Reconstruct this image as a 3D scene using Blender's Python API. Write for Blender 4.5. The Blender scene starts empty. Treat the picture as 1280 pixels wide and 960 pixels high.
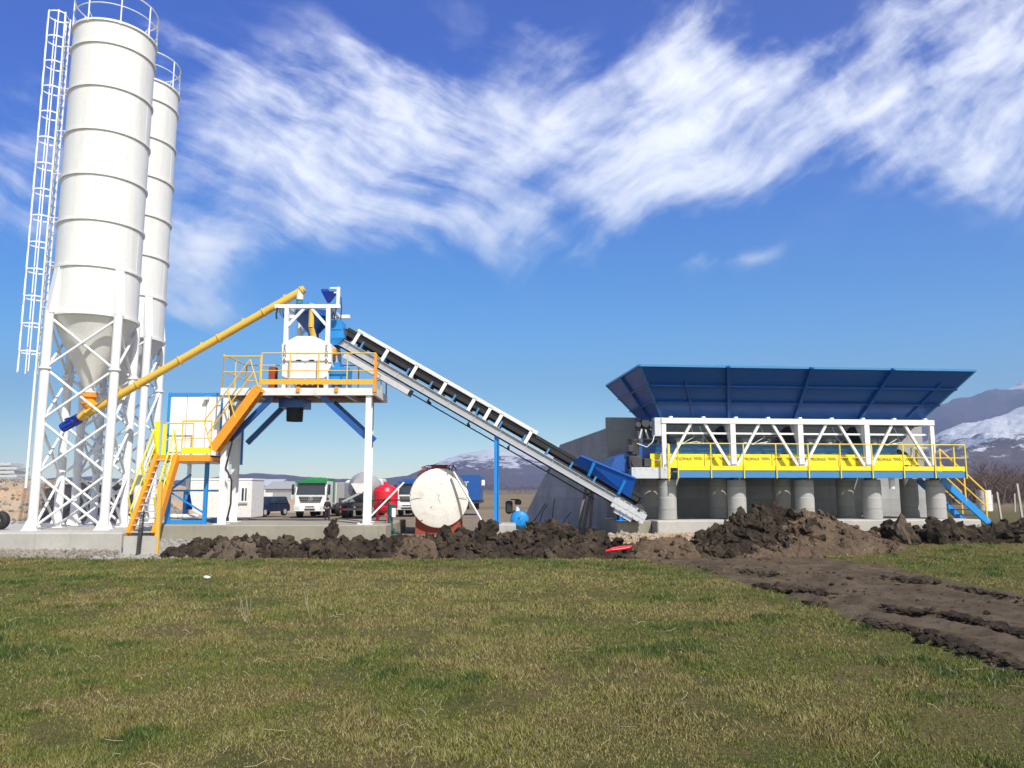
import bpy, math, random
import numpy as np
from mathutils import Vector, Matrix
random.seed(7)
R = math.radians
# ------------------------------------------------------------------ camera model (used to read positions off the photo)
EYE = 1.9; PITCH = R(7.75); FPX = 970.0
CP, SP = math.cos(PITCH), math.sin(PITCH)
def ray(v):
    ys = (480.0 - v)/FPX
    return CP - ys*SP, SP + ys*CP            # forward, up
def W(u, v, Y):
    yc, zc = ray(v)
    return Vector(((u-640.0)/FPX/yc*Y, Y, EYE + zc/yc*Y))
def G(u, v, z=0.0):
    yc, zc = ray(v)
    return W(u, v, (z-EYE)/(zc/yc))
def ZV(v, Y): return W(640, v, Y).z
def XU(u, v, Y): return W(u, v, Y).x
C = bpy.context.scene.collection
# ------------------------------------------------------------------ numpy value noise
def _h(ix, iy, s):
    n = (ix.astype(np.int64)*374761393 + iy.astype(np.int64)*668265263 + s*1442695041) & 0xFFFFFFFF
    n = ((n ^ (n >> 13))*1274126177) & 0xFFFFFFFF
    return ((n ^ (n >> 16)) & 0xFFFFFF)/float(0xFFFFFF)
def vn(x, y, s=0):
    x = np.asarray(x, float); y = np.asarray(y, float)
    ix = np.floor(x); iy = np.floor(y); fx = x-ix; fy = y-iy
    fx = fx*fx*fx*(fx*(fx*6-15)+10); fy = fy*fy*fy*(fy*(fy*6-15)+10)
    a = _h(ix, iy, s); b = _h(ix+1, iy, s); c = _h(ix, iy+1, s); d = _h(ix+1, iy+1, s)
    return (a*(1-fx)+b*fx)*(1-fy) + (c*(1-fx)+d*fx)*fy
def fbm(x, y, o=4, s=0, g=.5):
    t = 0; a = 1; w = 0; f = 1
    for i in range(o):
        t = t + a*(vn(x*f + 13.7*i, y*f - 7.1*i, s+i)*2-1); w += a; a *= g; f *= 2.03
    return t/w
def ss(a, b, x):
    t = np.clip((np.asarray(x, float)-a)/(b-a), 0, 1); return t*t*(3-2*t)
# ------------------------------------------------------------------ tags
def tag(o, label=None, cat=None, group=None, kind=None):
    if label: o['label'] = label
    if cat: o['category'] = cat
    if group: o['group'] = group
    if kind: o['kind'] = kind
    return o
def empty(name, loc, label=None, cat=None, group=None):
    o = bpy.data.objects.new(name, None); C.objects.link(o); o.location = loc
    o.empty_display_size = .2
    return tag(o, label, cat, group)
def copy_tree(o, parent=None):
    c = o.copy(); C.objects.link(c)
    if parent: c.parent = parent
    for ch in list(o.children): copy_tree(ch, c)
    return c
# ------------------------------------------------------------------ mesh builder
class MB:
    def __init__(s, M=None): s.v = []; s.f = []; s.sm = []; s.mi = []; s.M = M or Matrix(); s.m = 0; s.cuts = []
    def add(s, vs, fs, smooth=False):
        b = len(s.v); s.v += [s.M @ Vector(p) for p in vs]
        for f in fs: s.f.append(tuple(b+i for i in f)); s.sm.append(smooth); s.mi.append(s.m)
        return s
    def box(s, x0, x1, y0, y1, z0, z1):
        return s.add([(x0,y0,z0),(x1,y0,z0),(x1,y1,z0),(x0,y1,z0),(x0,y0,z1),(x1,y0,z1),(x1,y1,z1),(x0,y1,z1)],
                     [(0,3,2,1),(4,5,6,7),(0,1,5,4),(1,2,6,5),(2,3,7,6),(3,0,4,7)])
    def rbox(s, x0, x1, y0, y1, z0, z1, r=.02):
        # box with chamfered vertical and horizontal edges
        vs = []; 
        for (z, k) in ((z0, r), (z0+r, 0), (z1-r, 0), (z1, r)):
            a0, a1, b0, b1 = x0+k, x1-k, y0+k, y1-k
            vs += [(a0+r,b0,z),(a1-r,b0,z),(a1,b0+r,z),(a1,b1-r,z),(a1-r,b1,z),(a0+r,b1,z),(a0,b1-r,z),(a0,b0+r,z)]
        fs = [tuple(range(7,-1,-1)), tuple(range(24,32))]
        for k in range(3):
            for i in range(8):
                j = (i+1) % 8; fs.append((k*8+i, k*8+j, k*8+8+j, k*8+8+i))
        return s.add(vs, fs)
    def bar(s, p, q, w, h=None, up=(0,0,1)):
        h = h or w; p = Vector(p); q = Vector(q); d = (q-p).normalized(); u = Vector(up)
        a = d.cross(u)
        if a.length < 1e-4: a = d.cross(Vector((0,1,0)))
        a.normalize(); b = a.cross(d).normalized(); a = a*w/2; b = b*h/2
        return s.add([p-a-b,p+a-b,p+a+b,p-a+b,q-a-b,q+a-b,q+a+b,q-a+b],
                     [(0,1,2,3),(7,6,5,4),(0,4,5,1),(1,5,6,2),(2,6,7,3),(3,7,4,0)])
    def cone(s, p, q, r0, r1, n=12, caps=True):
        p = Vector(p); q = Vector(q); d = (q-p).normalized()
        a = d.cross(Vector((0,0,1)));
        if a.length < 1e-3: a = Vector((1,0,0))
        a.normalize(); b = d.cross(a)
        vs = []; 
        for c, r in ((p, r0), (q, r1)):
            for i in range(n):
                t = 2*math.pi*i/n; vs.append(c + a*r*math.cos(t) + b*r*math.sin(t))
        s.add(vs, [(i, (i+1)%n, n+(i+1)%n, n+i) for i in range(n)], True)
        if caps:
            s.add(vs[:n], [tuple(range(n-1,-1,-1))]); s.add(vs[n:], [tuple(range(n))])
        return s
    def tube(s, p, q, r, n=10, caps=True): return s.cone(p, q, r, r, n, caps)
    def path(s, pts, r, n=7):
        for i in range(len(pts)-1): s.tube(pts[i], pts[i+1], r, n, True)
        return s
    def lathe(s, prof, o=(0,0,0), n=32, ax='z'):
        o = Vector(o); vs = []
        for r, z in prof:
            for i in range(n):
                t = 2*math.pi*i/n
                if ax == 'z': vs.append(o+Vector((r*math.cos(t), r*math.sin(t), z)))
                elif ax == 'y': vs.append(o+Vector((r*math.cos(t), z, r*math.sin(t))))
                else: vs.append(o+Vector((z, r*math.cos(t), r*math.sin(t))))
        # each band own verts so profile edges stay crisp
        for k in range(len(prof)-1):
            s.add(vs[k*n:(k+2)*n], [(i, (i+1)%n, n+(i+1)%n, n+i) for i in range(n)], True)
        return s
    def ring(s, o, r, t, h, n=32):
        return s.lathe([(r-t,-h/2),(r,-h/2),(r,h/2),(r-t,h/2),(r-t,-h/2)], o, n)
    def hoop(s, o, r, tr, n=24, a0=0, a1=360):
        o = Vector(o); k = n if a1-a0 >= 360 else n+1
        pts = [o+Vector((r*math.cos(R(a0+(a1-a0)*i/n)), r*math.sin(R(a0+(a1-a0)*i/n)), 0)) for i in range(n+1)]
        return s.path(pts, tr, 6)
    def prism(s, poly, d):
        n = len(poly); d = Vector(d); p = [Vector(q) for q in poly]
        return s.add(p+[q+d for q in p], [tuple(range(n-1,-1,-1)), tuple(range(n,2*n))]+[(i,(i+1)%n,n+(i+1)%n,n+i) for i in range(n)])
    def sheet(s, pts, t):
        p = [Vector(q) for q in pts]; n = (p[1]-p[0]).cross(p[2]-p[0]).normalized()*t
        return s.prism(p, n)
    def blob(s, c, r, sub=2, rough=.3, sc=(1,1,1), seed=0, flat=False):
        vs, fs = ICO[sub]; rs = random.Random(seed); off = rs.random()*100
        v = vs*np.array(sc)
        nn = fbm(v[:,0]*1.5+off+v[:,2]*.7, v[:,1]*1.5-off+v[:,2]*1.1, 3, int(off))
        n2 = fbm(v[:,0]*4+off-v[:,2]*2.7, v[:,1]*4-off+v[:,2]*3.1, 2, int(off)+9)
        v = v*(1+rough*nn+rough*.5*n2)[:,None]*r + np.array(c)
        return s.add([tuple(q) for q in v], fs, not flat)
    def cut(s): s.cuts.append((len(s.v), len(s.f))); return s
    def build(s, name, mat, parent=None, fix=True):
        if s.cuts:                      # each piece between two cuts becomes an object of its own
            out = []; v0 = f0 = 0
            for v1, f1 in s.cuts + [(len(s.v), len(s.f))]:
                if f1 > f0:
                    b = MB(); b.v = s.v[v0:v1]; b.f = [tuple(i-v0 for i in f) for f in s.f[f0:f1]]; b.sm = s.sm[f0:f1]; b.mi = s.mi[f0:f1]
                    out.append(b.build(name, mat, parent, fix))
                v0, f0 = v1, f1
            return out[0] if out else None
        me = bpy.data.meshes.new(name)
        vs = s.v; base = Vector((0,0,0))
        if parent is None and vs:
            xs = [p.x for p in vs]; ys = [p.y for p in vs]; zs = [p.z for p in vs]
            base = Vector(((min(xs)+max(xs))/2, (min(ys)+max(ys))/2, min(zs)))
        me.from_pydata([tuple(p-base) for p in vs], [], s.f)
        me.polygons.foreach_set('use_smooth', s.sm)
        for m in (mat if isinstance(mat, (list, tuple)) else [mat]): me.materials.append(m)
        me.polygons.foreach_set('material_index', s.mi)
        if fix:
            import bmesh
            bm = bmesh.new(); bm.from_mesh(me); bmesh.ops.recalc_face_normals(bm, faces=bm.faces[:]); bm.to_mesh(me); bm.free()
        me.update()
        o = bpy.data.objects.new(name, me); C.objects.link(o)
        if parent is None: o.location = base
        else:
            o.parent = parent
            if parent.type == 'EMPTY': o.location = -parent.location
        return o
def ico(sub):
    import bmesh
    bm = bmesh.new(); bmesh.ops.create_icosphere(bm, subdivisions=sub, radius=1)
    vs = np.array([tuple(v.co) for v in bm.verts]); fs = [tuple(v.index for v in f.verts) for f in bm.faces]; bm.free()
    return vs, fs
ICO = {k: ico(k) for k in (1,2,3)}
# ------------------------------------------------------------------ materials
class NT:
    def __init__(s, tree): s.t = tree; s.n = tree.nodes; s.l = tree.links
    def __call__(s, kind, ins=None, **kw):
        n = s.n.new(kind)
        for k, v in kw.items(): setattr(n, k, v)
        for k, v in (ins or {}).items():
            if isinstance(v, bpy.types.NodeSocket): s.l.new(v, n.inputs[k])
            else: n.inputs[k].default_value = v
        return n
    def math(s, op, a, b=0.0, c=None, clamp=False):
        i = {0:a, 1:b}
        if c is not None: i[2] = c
        return s('ShaderNodeMath', i, operation=op, use_clamp=clamp).outputs[0]
    def mix(s, f, a, b, bt='MIX'):
        n = s.n.new('ShaderNodeMix'); n.data_type = 'RGBA'; n.blend_type = bt
        for k, v in ((0, f), (6, a), (7, b)):
            if isinstance(v, bpy.types.NodeSocket): s.l.new(v, n.inputs[k])
            else: n.inputs[k].default_value = v if k == 0 or len(v) == 4 else (*v, 1)
        return n.outputs[2]
    def noise(s, vec, scale, detail=4, rough=.55, dist=0, out=0):
        i = {'Scale':scale, 'Detail':detail, 'Roughness':rough, 'Distortion':dist}
        if vec is not None: i['Vector'] = vec
        return s('ShaderNodeTexNoise', i).outputs[out]
    def ramp(s, f, a, b, clamp=True, smooth=True):
        return s('ShaderNodeMapRange', {0:f, 1:a, 2:b, 3:0.0, 4:1.0}, interpolation_type='SMOOTHSTEP' if smooth else 'LINEAR').outputs[0]
def newmat(name):
    m = bpy.data.materials.new(name); m.use_nodes = True
    t = NT(m.node_tree); b = t.n['Principled BSDF']
    return m, t, b
def mat(name, col, rough=.5, metal=0, dirt=.15, dirtcol=(.25,.2,.15), scale=2.0, bump=0, spec=.5, rust=0, streak=False):
    m, t, b = newmat(name)
    co = t('ShaderNodeTexCoord').outputs['Object']
    if streak:
        co2 = t('ShaderNodeMapping', {'Vector':co, 'Scale':(3,3,.25)}).outputs[0]
    else: co2 = co
    n = t.noise(co2, scale, 6, .65)
    f = t.math('MULTIPLY', t.ramp(n, .45, .8), dirt)
    c = t.mix(f, col, dirtcol)
    n2 = t.noise(co, scale*9, 3, .6)
    c = t.mix(t.math('MULTIPLY', t.ramp(n2, .35, .75), dirt*.5), c, tuple(x*.7 for x in col))
    if rust:
        rn = t.noise(co, scale*1.7, 8, .7)
        c = t.mix(t.ramp(rn, 1-rust, 1-rust+.05), c, (.14,.045,.02))
    t.l.new(c, b.inputs['Base Color'])
    b.inputs['Roughness'].default_value = rough; b.inputs['Metallic'].default_value = metal
    t.l.new(t.math('ADD', t.math('MULTIPLY', n, .25), rough-.12), b.inputs['Roughness'])
    b.inputs['Specular IOR Level'].default_value = spec
    if bump:
        bp = t('ShaderNodeBump', {'Height':n2, 'Strength':bump, 'Distance':.01}).outputs[0]
        t.l.new(bp, b.inputs['Normal'])
    return m
M = {}
M['silo'] = mat('silo_white_paint', (.78,.77,.73), .42, dirt=.36, dirtcol=(.5,.46,.38), scale=1.2, streak=True)
M['white'] = mat('white_paint', (.80,.80,.79), .4, dirt=.12, dirtcol=(.4,.36,.3))
M['white2'] = mat('worn_white_paint', (.74,.73,.70), .55, dirt=.35, dirtcol=(.35,.28,.2), scale=4)
M['galv'] = mat('galvanised_steel', (.62,.63,.64), .42, .35, dirt=.25, scale=5)
M['galvpale'] = mat('pale_galvanised_steel', (.43,.44,.46), .5, .15, dirt=.4, dirtcol=(.3,.27,.22), scale=5)
M['cable'] = mat('black_cable', (.02,.02,.02), .6, dirt=.1)
M['black'] = mat('black_rubber', (.018,.018,.02), .75, dirt=.3, dirtcol=(.08,.07,.06), scale=3)
M['darksteel'] = mat('dark_steel', (.06,.06,.065), .5, .4, dirt=.3)
M['screwyellow'] = mat('pale_yellow_paint', (.72,.45,.07), .42, dirt=.2, dirtcol=(.5,.4,.25))
M['yellow'] = mat('bright_yellow_paint', (.90,.73,.015), .42, dirt=.22, dirtcol=(.4,.32,.1))
M['raillemon'] = mat('lemon_railing_paint', (.82,.62,.08), .45, dirt=.15, dirtcol=(.4,.35,.15))
M['railyellow'] = mat('railing_yellow_paint', (.80,.50,.04), .45, dirt=.15, dirtcol=(.4,.32,.15))
M['orange'] = mat('orange_paint', (.86,.30,.012), .42, dirt=.15, dirtcol=(.5,.3,.1))
M['blue'] = mat('deep_blue_paint', (.008,.085,.33), .38, dirt=.4, dirtcol=(.03,.09,.2), scale=1.1)
M['midblue'] = mat('mid_blue_paint', (.010,.11,.50), .4, dirt=.2, dirtcol=(.08,.14,.25))
M['skyblue'] = mat('light_blue_paint', (.015,.24,.62), .42, dirt=.15, dirtcol=(.1,.2,.3))
M['motorblue'] = mat('motor_blue_paint', (.008,.04,.33), .4, dirt=.15)
M['steelblue'] = mat('muted_blue_paint', (.05,.22,.46), .45, dirt=.25, dirtcol=(.2,.22,.25))
M['red'] = mat('red_paint', (.68,.012,.03), .35, dirt=.12, dirtcol=(.3,.03,.03))
M['teal'] = mat('teal_paint', (.01,.09,.09), .45, dirt=.2)
M['tealcloth'] = mat('teal_canvas', (.03,.19,.19), .9, dirt=.2)
M['rust'] = mat('rusty_red_primer', (.30,.06,.035), .8, dirt=.5, dirtcol=(.12,.05,.03), scale=5)
M['green'] = mat('truck_green_paint', (.01,.22,.05), .4, dirt=.15)
M['glass'] = mat('dark_window_glass', (.02,.03,.04), .12, dirt=.1, spec=.8)
M['grey'] = mat('grey_paint', (.35,.35,.34), .55, dirt=.25)
M['binsteel'] = mat('bin_grey_steel', (.20,.23,.26), .5, .2, dirt=.35, dirtcol=(.1,.1,.1), scale=3)
M['carblue'] = mat('dark_blue_car_paint', (.03,.045,.10), .25, .3, dirt=.15)
M['skin'] = mat('skin', (.45,.26,.18), .6, dirt=0)
M['clothes'] = mat('dark_clothing', (.02,.02,.025), .9, dirt=.2)
M['wood'] = mat('weathered_wood', (.22,.18,.14), .9, dirt=.5, dirtcol=(.1,.08,.06), scale=6)
M['tankwhite'] = mat('chipped_white_tank_paint', (.78,.75,.67), .6, dirt=.6, dirtcol=(.45,.36,.26), scale=2.6, rust=.385)
M['text'] = mat('black_lettering', (.03,.03,.035), .6, dirt=0)
def concrete(name, col, board=.5, dark=.5, damp=.5):
    m, t, b = newmat(name)
    co = t('ShaderNodeTexCoord').outputs['Object']
    n = t.noise(co, .7, 6, .6); n2 = t.noise(co, 7, 5, .65); n3 = t.noise(co, 60, 3, .6)
    c = t.mix(t.ramp(n, .3, .75), col, tuple(x*(1-dark*.4) for x in col))
    c = t.mix(t.math('MULTIPLY', t.ramp(n2, .4, .75), .35), c, tuple(x*.72 for x in col))
    z = t('ShaderNodeSeparateXYZ', {0:co})
    if board:
        zz = t.math('ADD', z.outputs[2], t.math('MULTIPLY', n2, .012))
        fr = t.math('FRACT', t.math('DIVIDE', zz, board))
        ln = t.math('LESS_THAN', t.math('ABSOLUTE', t.math('SUBTRACT', fr, .5)), .018)
        c = t.mix(t.math('MULTIPLY', ln, .38), c, tuple(x*.4 for x in col))
        # each lift has its own tone
        lv = t('ShaderNodeTexWhiteNoise', {'W':t.math('FLOOR', t.math('ADD', t.math('DIVIDE', zz, board), .5))}, noise_dimensions='1D').outputs[0]
        c = t.mix(t.math('MULTIPLY', lv, .35), c, tuple(x*.5 for x in col))
    # drips
    mp = t('ShaderNodeMapping', {'Vector':co, 'Scale':(5,5,.5)}).outputs[0]
    c = t.mix(t.math('MULTIPLY', t.ramp(t.noise(mp, 1, 5, .6), .5, .75), .3), c, tuple(x*.5 for x in col))
    t.l.new(c, b.inputs['Base Color']); b.inputs['Roughness'].default_value = .9
    b.inputs['Specular IOR Level'].default_value = .2
    h = t.math('ADD', t.math('MULTIPLY', n2, .6), t.math('MULTIPLY', n3, .3))
    t.l.new(t('ShaderNodeBump', {'Height':h, 'Strength':.35, 'Distance':.03}).outputs[0], b.inputs['Normal'])
    return m
M['conc'] = concrete('pale_concrete', (.50,.48,.43), 0)
M['concw'] = concrete('formed_grey_concrete', (.45,.45,.44), .5, .8)
M['concp'] = concrete('olive_grey_concrete', (.36,.33,.26), 0)
M['column'] = concrete('cast_column_concrete', (.46,.45,.42), .72)
def earth(name, c1, c2, c3, sc=6, bump=.6, stones=.0):
    m, t, b = newmat(name)
    co = t('ShaderNodeTexCoord').outputs['Object']
    n = t.noise(co, sc*.25, 5, .6); n2 = t.noise(co, sc*2, 6, .7); n3 = t.noise(co, sc*9, 4, .7)
    c = t.mix(t.ramp(n, .35, .7), c1, c2); c = t.mix(t.ramp(n2, .45, .72), c, c3)
    if stones:
        v = t('ShaderNodeTexVoronoi', {'Vector':co, 'Scale':sc*4}); 
        st = t.ramp(v.outputs['Distance'], .32, .22)
        wn = t('ShaderNodeSeparateColor', {0:v.outputs['Color']}).outputs[0]
        c = t.mix(t.math('MULTIPLY', st, t.ramp(wn, 1-stones, 1-stones+.1)), c, (.42,.39,.34))
    t.l.new(c, b.inputs['Base Color']); b.inputs['Roughness'].default_value = .92
    b.inputs['Specular IOR Level'].default_value = .25
    h = t.math('ADD', n2, t.math('MULTIPLY', n3, .6))
    t.l.new(t('ShaderNodeBump', {'Height':h, 'Strength':bump, 'Distance':.05}).outputs[0], b.inputs['Normal'])
    return m
M['mud'] = earth('dark_wet_mud', (.046,.034,.025), (.125,.092,.062), (.018,.014,.011), 7, 1.2, .05)
M['mud'].node_tree.nodes['Principled BSDF'].inputs['Roughness'].default_value=.85; M['mud'].node_tree.nodes['Principled BSDF'].inputs['Specular IOR Level'].default_value=.2
M['mudpale'] = earth('drying_mud', (.10,.075,.054), (.16,.12,.086), (.075,.056,.043), 5)
M['browndirt'] = earth('brown_excavated_soil', (.115,.080,.052), (.17,.12,.078), (.07,.05,.036), 5, 1.0, .12)
M['rubble'] = earth('orange_rubble_soil', (.46,.32,.20), (.40,.33,.26), (.28,.20,.14), 3, .7, .35)
M['rubblegrey'] = earth('pale_grey_rubble', (.34,.30,.25), (.27,.24,.20), (.16,.14,.12), 4, 1.0, .4)
M['toe'] = mat('amber_toe_board_paint', (.84,.42,.03), .45, dirt=.15)
M['gravel'] = earth('grey_gravel', (.34,.33,.30), (.26,.25,.23), (.42,.41,.38), 8, .5)
M['bark'] = earth('tree_bark', (.13,.095,.085), (.17,.13,.115), (.09,.065,.06), 6, .3)
def text_part(s, size, Mx, mt, parent, name='lettering', vertical=False, depth=.004):
    cu = bpy.data.curves.new(name, 'FONT'); cu.body = s; cu.size = size; cu.extrude = depth
    cu.align_x = 'CENTER'; cu.align_y = 'CENTER'
    if vertical: cu.space_line = .8
    tmp = bpy.data.objects.new(name+'_tmp', cu); C.objects.link(tmp)
    dg = bpy.context.evaluated_depsgraph_get(); dg.update()
    me = bpy.data.meshes.new_from_object(tmp.evaluated_get(dg))
    bpy.data.objects.remove(tmp); bpy.data.curves.remove(cu)
    me.transform(Mx); me.materials.clear(); me.materials.append(mt); me.name = name
    o = bpy.data.objects.new(name, me); C.objects.link(o); o.parent = parent
    if parent.type == 'EMPTY': o.location = -parent.location
    return o
def face_cam(x, y, z, yaw=0):       # text on a vertical face looking towards -Y
    return Matrix.Translation((x,y,z)) @ Matrix.Rotation(yaw, 4, 'Z') @ Matrix.Rotation(R(90), 4, 'X')

HAZE = 0.0002
def site_h(x, y):
    h = .42*ss(21.9,24.6,y)*(1-ss(29,44,y)*(1-.55*ss(6,14,x)))
    h = h - .25*ss(50,80,y)*(1-ss(5,15,x))
    h = h + .2*ss(5,13,x)*ss(13,23,y)*(1-ss(24,40,y))
    h = h + .03*fbm(x*.25,y*.25,3,5)
    return h
# ================================================================== SILOS
YAW1 = R(11)
def silo(cx, cy, r, ztop, rings, cone_z, base, label, ladder):
    root = empty('cement_silo', (cx, cy, base), label, 'silo', 'white cement silos')
    T = Matrix.Translation((cx, cy, 0)) @ Matrix.Rotation(YAW1, 4, 'Z')
    a = MB(T); a.lathe([(r, cone_z), (r, ztop)], n=64)
    a.lathe([(r, ztop), (.25, ztop+.12), (.001, ztop+.13)], n=64)
    a.build('shell', M['silo'], root, False)
    a = MB(T)
    for z in rings: a.lathe([(r-.01,z-.04),(r+.05,z-.04),(r+.05,z+.03),(r-.01,z+.03)], n=64); a.cut()
    a.lathe([(r-.01,ztop-.02),(r+.05,ztop-.02),(r+.05,ztop+.05),(r-.02,ztop+.05)], n=64)
    a.build('stiffening_ring', M['silo'], root)
    a = MB(T); zz = [cone_z]+rings+[ztop]
    for k in range(len(zz)-1):
        t = R(-60+((k*47)%70)); x, y = math.cos(t)*(r+.002), math.sin(t)*(r+.002)
        a.bar((x,y,zz[k]+.05),(x,y,zz[k+1]-.05),.012,.008,(x,y,0)); a.cut()
    a.build('weld_seam', M['silo'], root)
    zo = cone_z-2.22
    a = MB(T); a.lathe([(r, cone_z), (.17, zo), (.17, zo-.12), (.27,zo-.12), (.27,zo-.17), (.001,zo-.17)], n=64)
    a.build('discharge_cone', M['silo'], root)
    a = MB(T); a.lathe([(r-.02,cone_z-.05),(r+.07,cone_z-.05),(r+.07,cone_z+.03),(r-.02,cone_z+.03)], n=64)
    a.build('base_flange', M['silo'], root)
    # legs: 2 m square
    L = 1.0; q = [(-L,-L),(L,-L),(L,L),(-L,L)]; lr = .135
    for (x, y) in q:
        a = MB(T); a.tube((x,y,base),(x,y,cone_z+.02), lr, 20)
        a.box(x-.22,x+.22,y-.22,y+.22,base,base+.03)
        for k in range(4):
            t = R(45+90*k); dx, dy = math.cos(t)*.2, math.sin(t)*.2
            a.sheet([(x+dx*.5,y+dy*.5,base+.03),(x+dx*1.4,y+dy*1.4,base+.03),(x+dx*.5,y+dy*.5,base+.42)], .012)
        # collars
        for zz in (cone_z-1.75,):
            a.tube((x,y,zz-.03),(x,y,zz+.03), lr+.05, 20)
        # shoe that carries the shell
        n = Vector((x,y,0)).normalized(); e = Vector((-n.y,n.x,0)); s0 = n*(r-.005)
        for sg in (-1,1):
            a.sheet([s0+e*.13*sg+Vector((0,0,rings[0])), s0+e*.13*sg+n*.04+Vector((0,0,rings[0])), n*1.48+e*.13*sg+Vector((0,0,cone_z)), s0+e*.13*sg+Vector((0,0,cone_z))], .02)
        p0 = s0+n*.04; 
        a.sheet([p0-e*.14+Vector((0,0,rings[0])), p0+e*.14+Vector((0,0,rings[0])), n*1.50+e*.14+Vector((0,0,cone_z)), n*1.50-e*.14+Vector((0,0,cone_z))], .02)
        a.build('leg', M['white'], root)
    zs = [base+.05]; top = cone_z-.12
    h = (top-base-.05)/4
    a = MB(T)
    for i in range(4):
        x0,y0 = q[i]; x1,y1 = q[(i+1)%4]
        for k in range(4):
            za, zb = base+.05+h*k, base+.05+h*(k+1)
            o = Vector((y1-y0, x0-x1, 0)).normalized()*.035
            b = a if True else None
            a.tube(Vector((x0,y0,za))+o, Vector((x1,y1,zb))+o, .042, 8)
            a.tube(Vector((x0,y0,zb))-o, Vector((x1,y1,za))-o, .042, 8)
    a.build('cross_bracing', M['white'], root)
    # top railing
    a = MB(T); zt = ztop+.05
    for k in range(8):
        t = R(22.5+45*k); x, y = math.cos(t)*(r+.02), math.sin(t)*(r+.02)
        a.tube((x,y,zt-.1),(x,y,zt+1.05),.024,8)
        a.tube((x,y,zt+.3),(x*.8,y*.8,zt+.02),.014,6)
    a.hoop((0,0,zt+1.05), r+.02, .024, 48); a.hoop((0,0,zt+.55), r+.02, .018, 48)
    a.build('railing', M['white'], root)
    a = MB(T); a.lathe([(.2,ztop+.08),(.2,ztop+.3),(.3,ztop+.32),(.001,ztop+.4)],(.5,.3,0),24); a.lathe([(.3,ztop),(.3,ztop+.65),(.001,ztop+.75)],(-.4,.35,0),24)
    a.build('top_filter', M['white'], root)
    if ladder:
        lad = MB(T); x = -(r+.28); w = .22; zb, zt2 = ZV(466, 24.6), ztop+.75
        for s in (-1,1): lad.bar((x,s*w,zb),(x,s*w,zt2),.045,.045,(1,0,0))
        z = zb+.1
        while z < zt2: lad.tube((x,-w,z),(x,w,z),.014,6); z += .29
        z = zb+.6
        while z < ztop-.2:
            for s in (-1,1): lad.tube((x,s*w,z),(-r*.98,s*w,z),.016,6)
            z += 1.5
        z = zt2
        lo = lad.build('ladder', M['white'], root)
        cg = MB(T); cr = .36; cx0 = x-.26; zz = zt2-.05
        while zz > zb+.02:
            pts = [Vector((x, w, zz))]+[Vector((cx0+cr*math.cos(R(t)), cr*math.sin(R(t)), zz)) for t in range(55,306,20)]+[Vector((x,-w,zz))]
            for i in range(len(pts)-1): cg.bar(pts[i], pts[i+1], .008, .045)
            zz -= .895
        for t in (75,130,180,230,285):
            cg.bar((cx0+cr*math.cos(R(t)), cr*math.sin(R(t)), zb), (cx0+cr*math.cos(R(t)), cr*math.sin(R(t)), zt2), .02,.034,(1,0,0))
        cg.build('cage', M['white'], lo)
        a = MB(T); zl = ZV(610, 24.6); a.bar((x,-w,zl),(x,-w,zb),.06,.06,(1,0,0)); a.build('filling_pipe', M['white'], root)
    return root
S1 = (-13.66, 24.9)
rings1 = [8.92,10.43,11.94,13.45,14.95,16.45]
silo(S1[0], S1[1], 1.27, 17.2, rings1, 7.38, .68, 'nearer white cement silo with the caged ladder up its left side', True)
d = Vector((-math.sin(YAW1), math.cos(YAW1)))*3.5
silo(S1[0]+d.x, S1[1]+d.y, 1.27, 17.2, rings1, 7.38, .68, 'farther white cement silo half hidden behind the one with the ladder', False)
# ------------------------------------------------------------------ screw conveyor
top = W(381, 361, 24.9); low = W(118, 512, 24.7)
dr = (top-low).normalized()
root = empty('screw_conveyor', low, 'long pale yellow screw conveyor tube rising from the silo cone to the mixing tower', 'screw conveyor')
a = MB(); a.tube(low-dr*.25, top, .125, 24); a.build('tube', M['screwyellow'], root)
a = MB()
Ls = (top-low).length
for k in (.0,.2,.4,.585,.8,.985):
    p = low+dr*Ls*k; a.tube(p-dr*.015, p+dr*.015, .155, 20); a.cut()
for k in (.12,.3,.5,.7,.9):
    p = low+dr*Ls*k+Vector((0,0,.13)); a.bar(p, p+Vector((0,0,.07)), .08,.02); a.cut()
a.build('flange', M['screwyellow'], root)
a = MB(); p = low - dr*.25; a.cone(p, p-dr*.28, .17, .12, 16); a.build('end_bearing', M['screwyellow'], root)
a = MB(); p2 = p-dr*.28; a.tube(p2, p2-dr*.22, .17, 16); a.tube(p2-dr*.22, p2-dr*.62, .14, 16)
for k in range(10):
    t = 2*math.pi*k/10; e = dr.cross(Vector((0,1,0))).normalized(); g = dr.cross(e)
    o = e*math.cos(t)*.145+g*math.sin(t)*.145; a.bar(p2-dr*.26+o, p2-dr*.58+o, .02, .02)
a.bar(p2-dr*.42+Vector((0,-.1,.12)), p2-dr*.30+Vector((0,-.1,.12)), .15,.12); a.build('drive_motor', M['motorblue'], root)
a = MB(); sp = Vector((S1[0], S1[1], 7.38-2.39))
a.tube(sp, sp-Vector((0,0,.14)), .26, 18); a.tube(sp-Vector((0,0,.14)), sp-Vector((0,0,.32)), .2, 18); a.tube(sp-Vector((0,0,.32)), sp-Vector((0,0,.36)), .26, 18)
a.cone(sp-Vector((0,0,.36)), low+dr*.05+Vector((0,0,.02)), .2, .15, 18)
a.build('inlet_valve', M['orange'], root)
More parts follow.
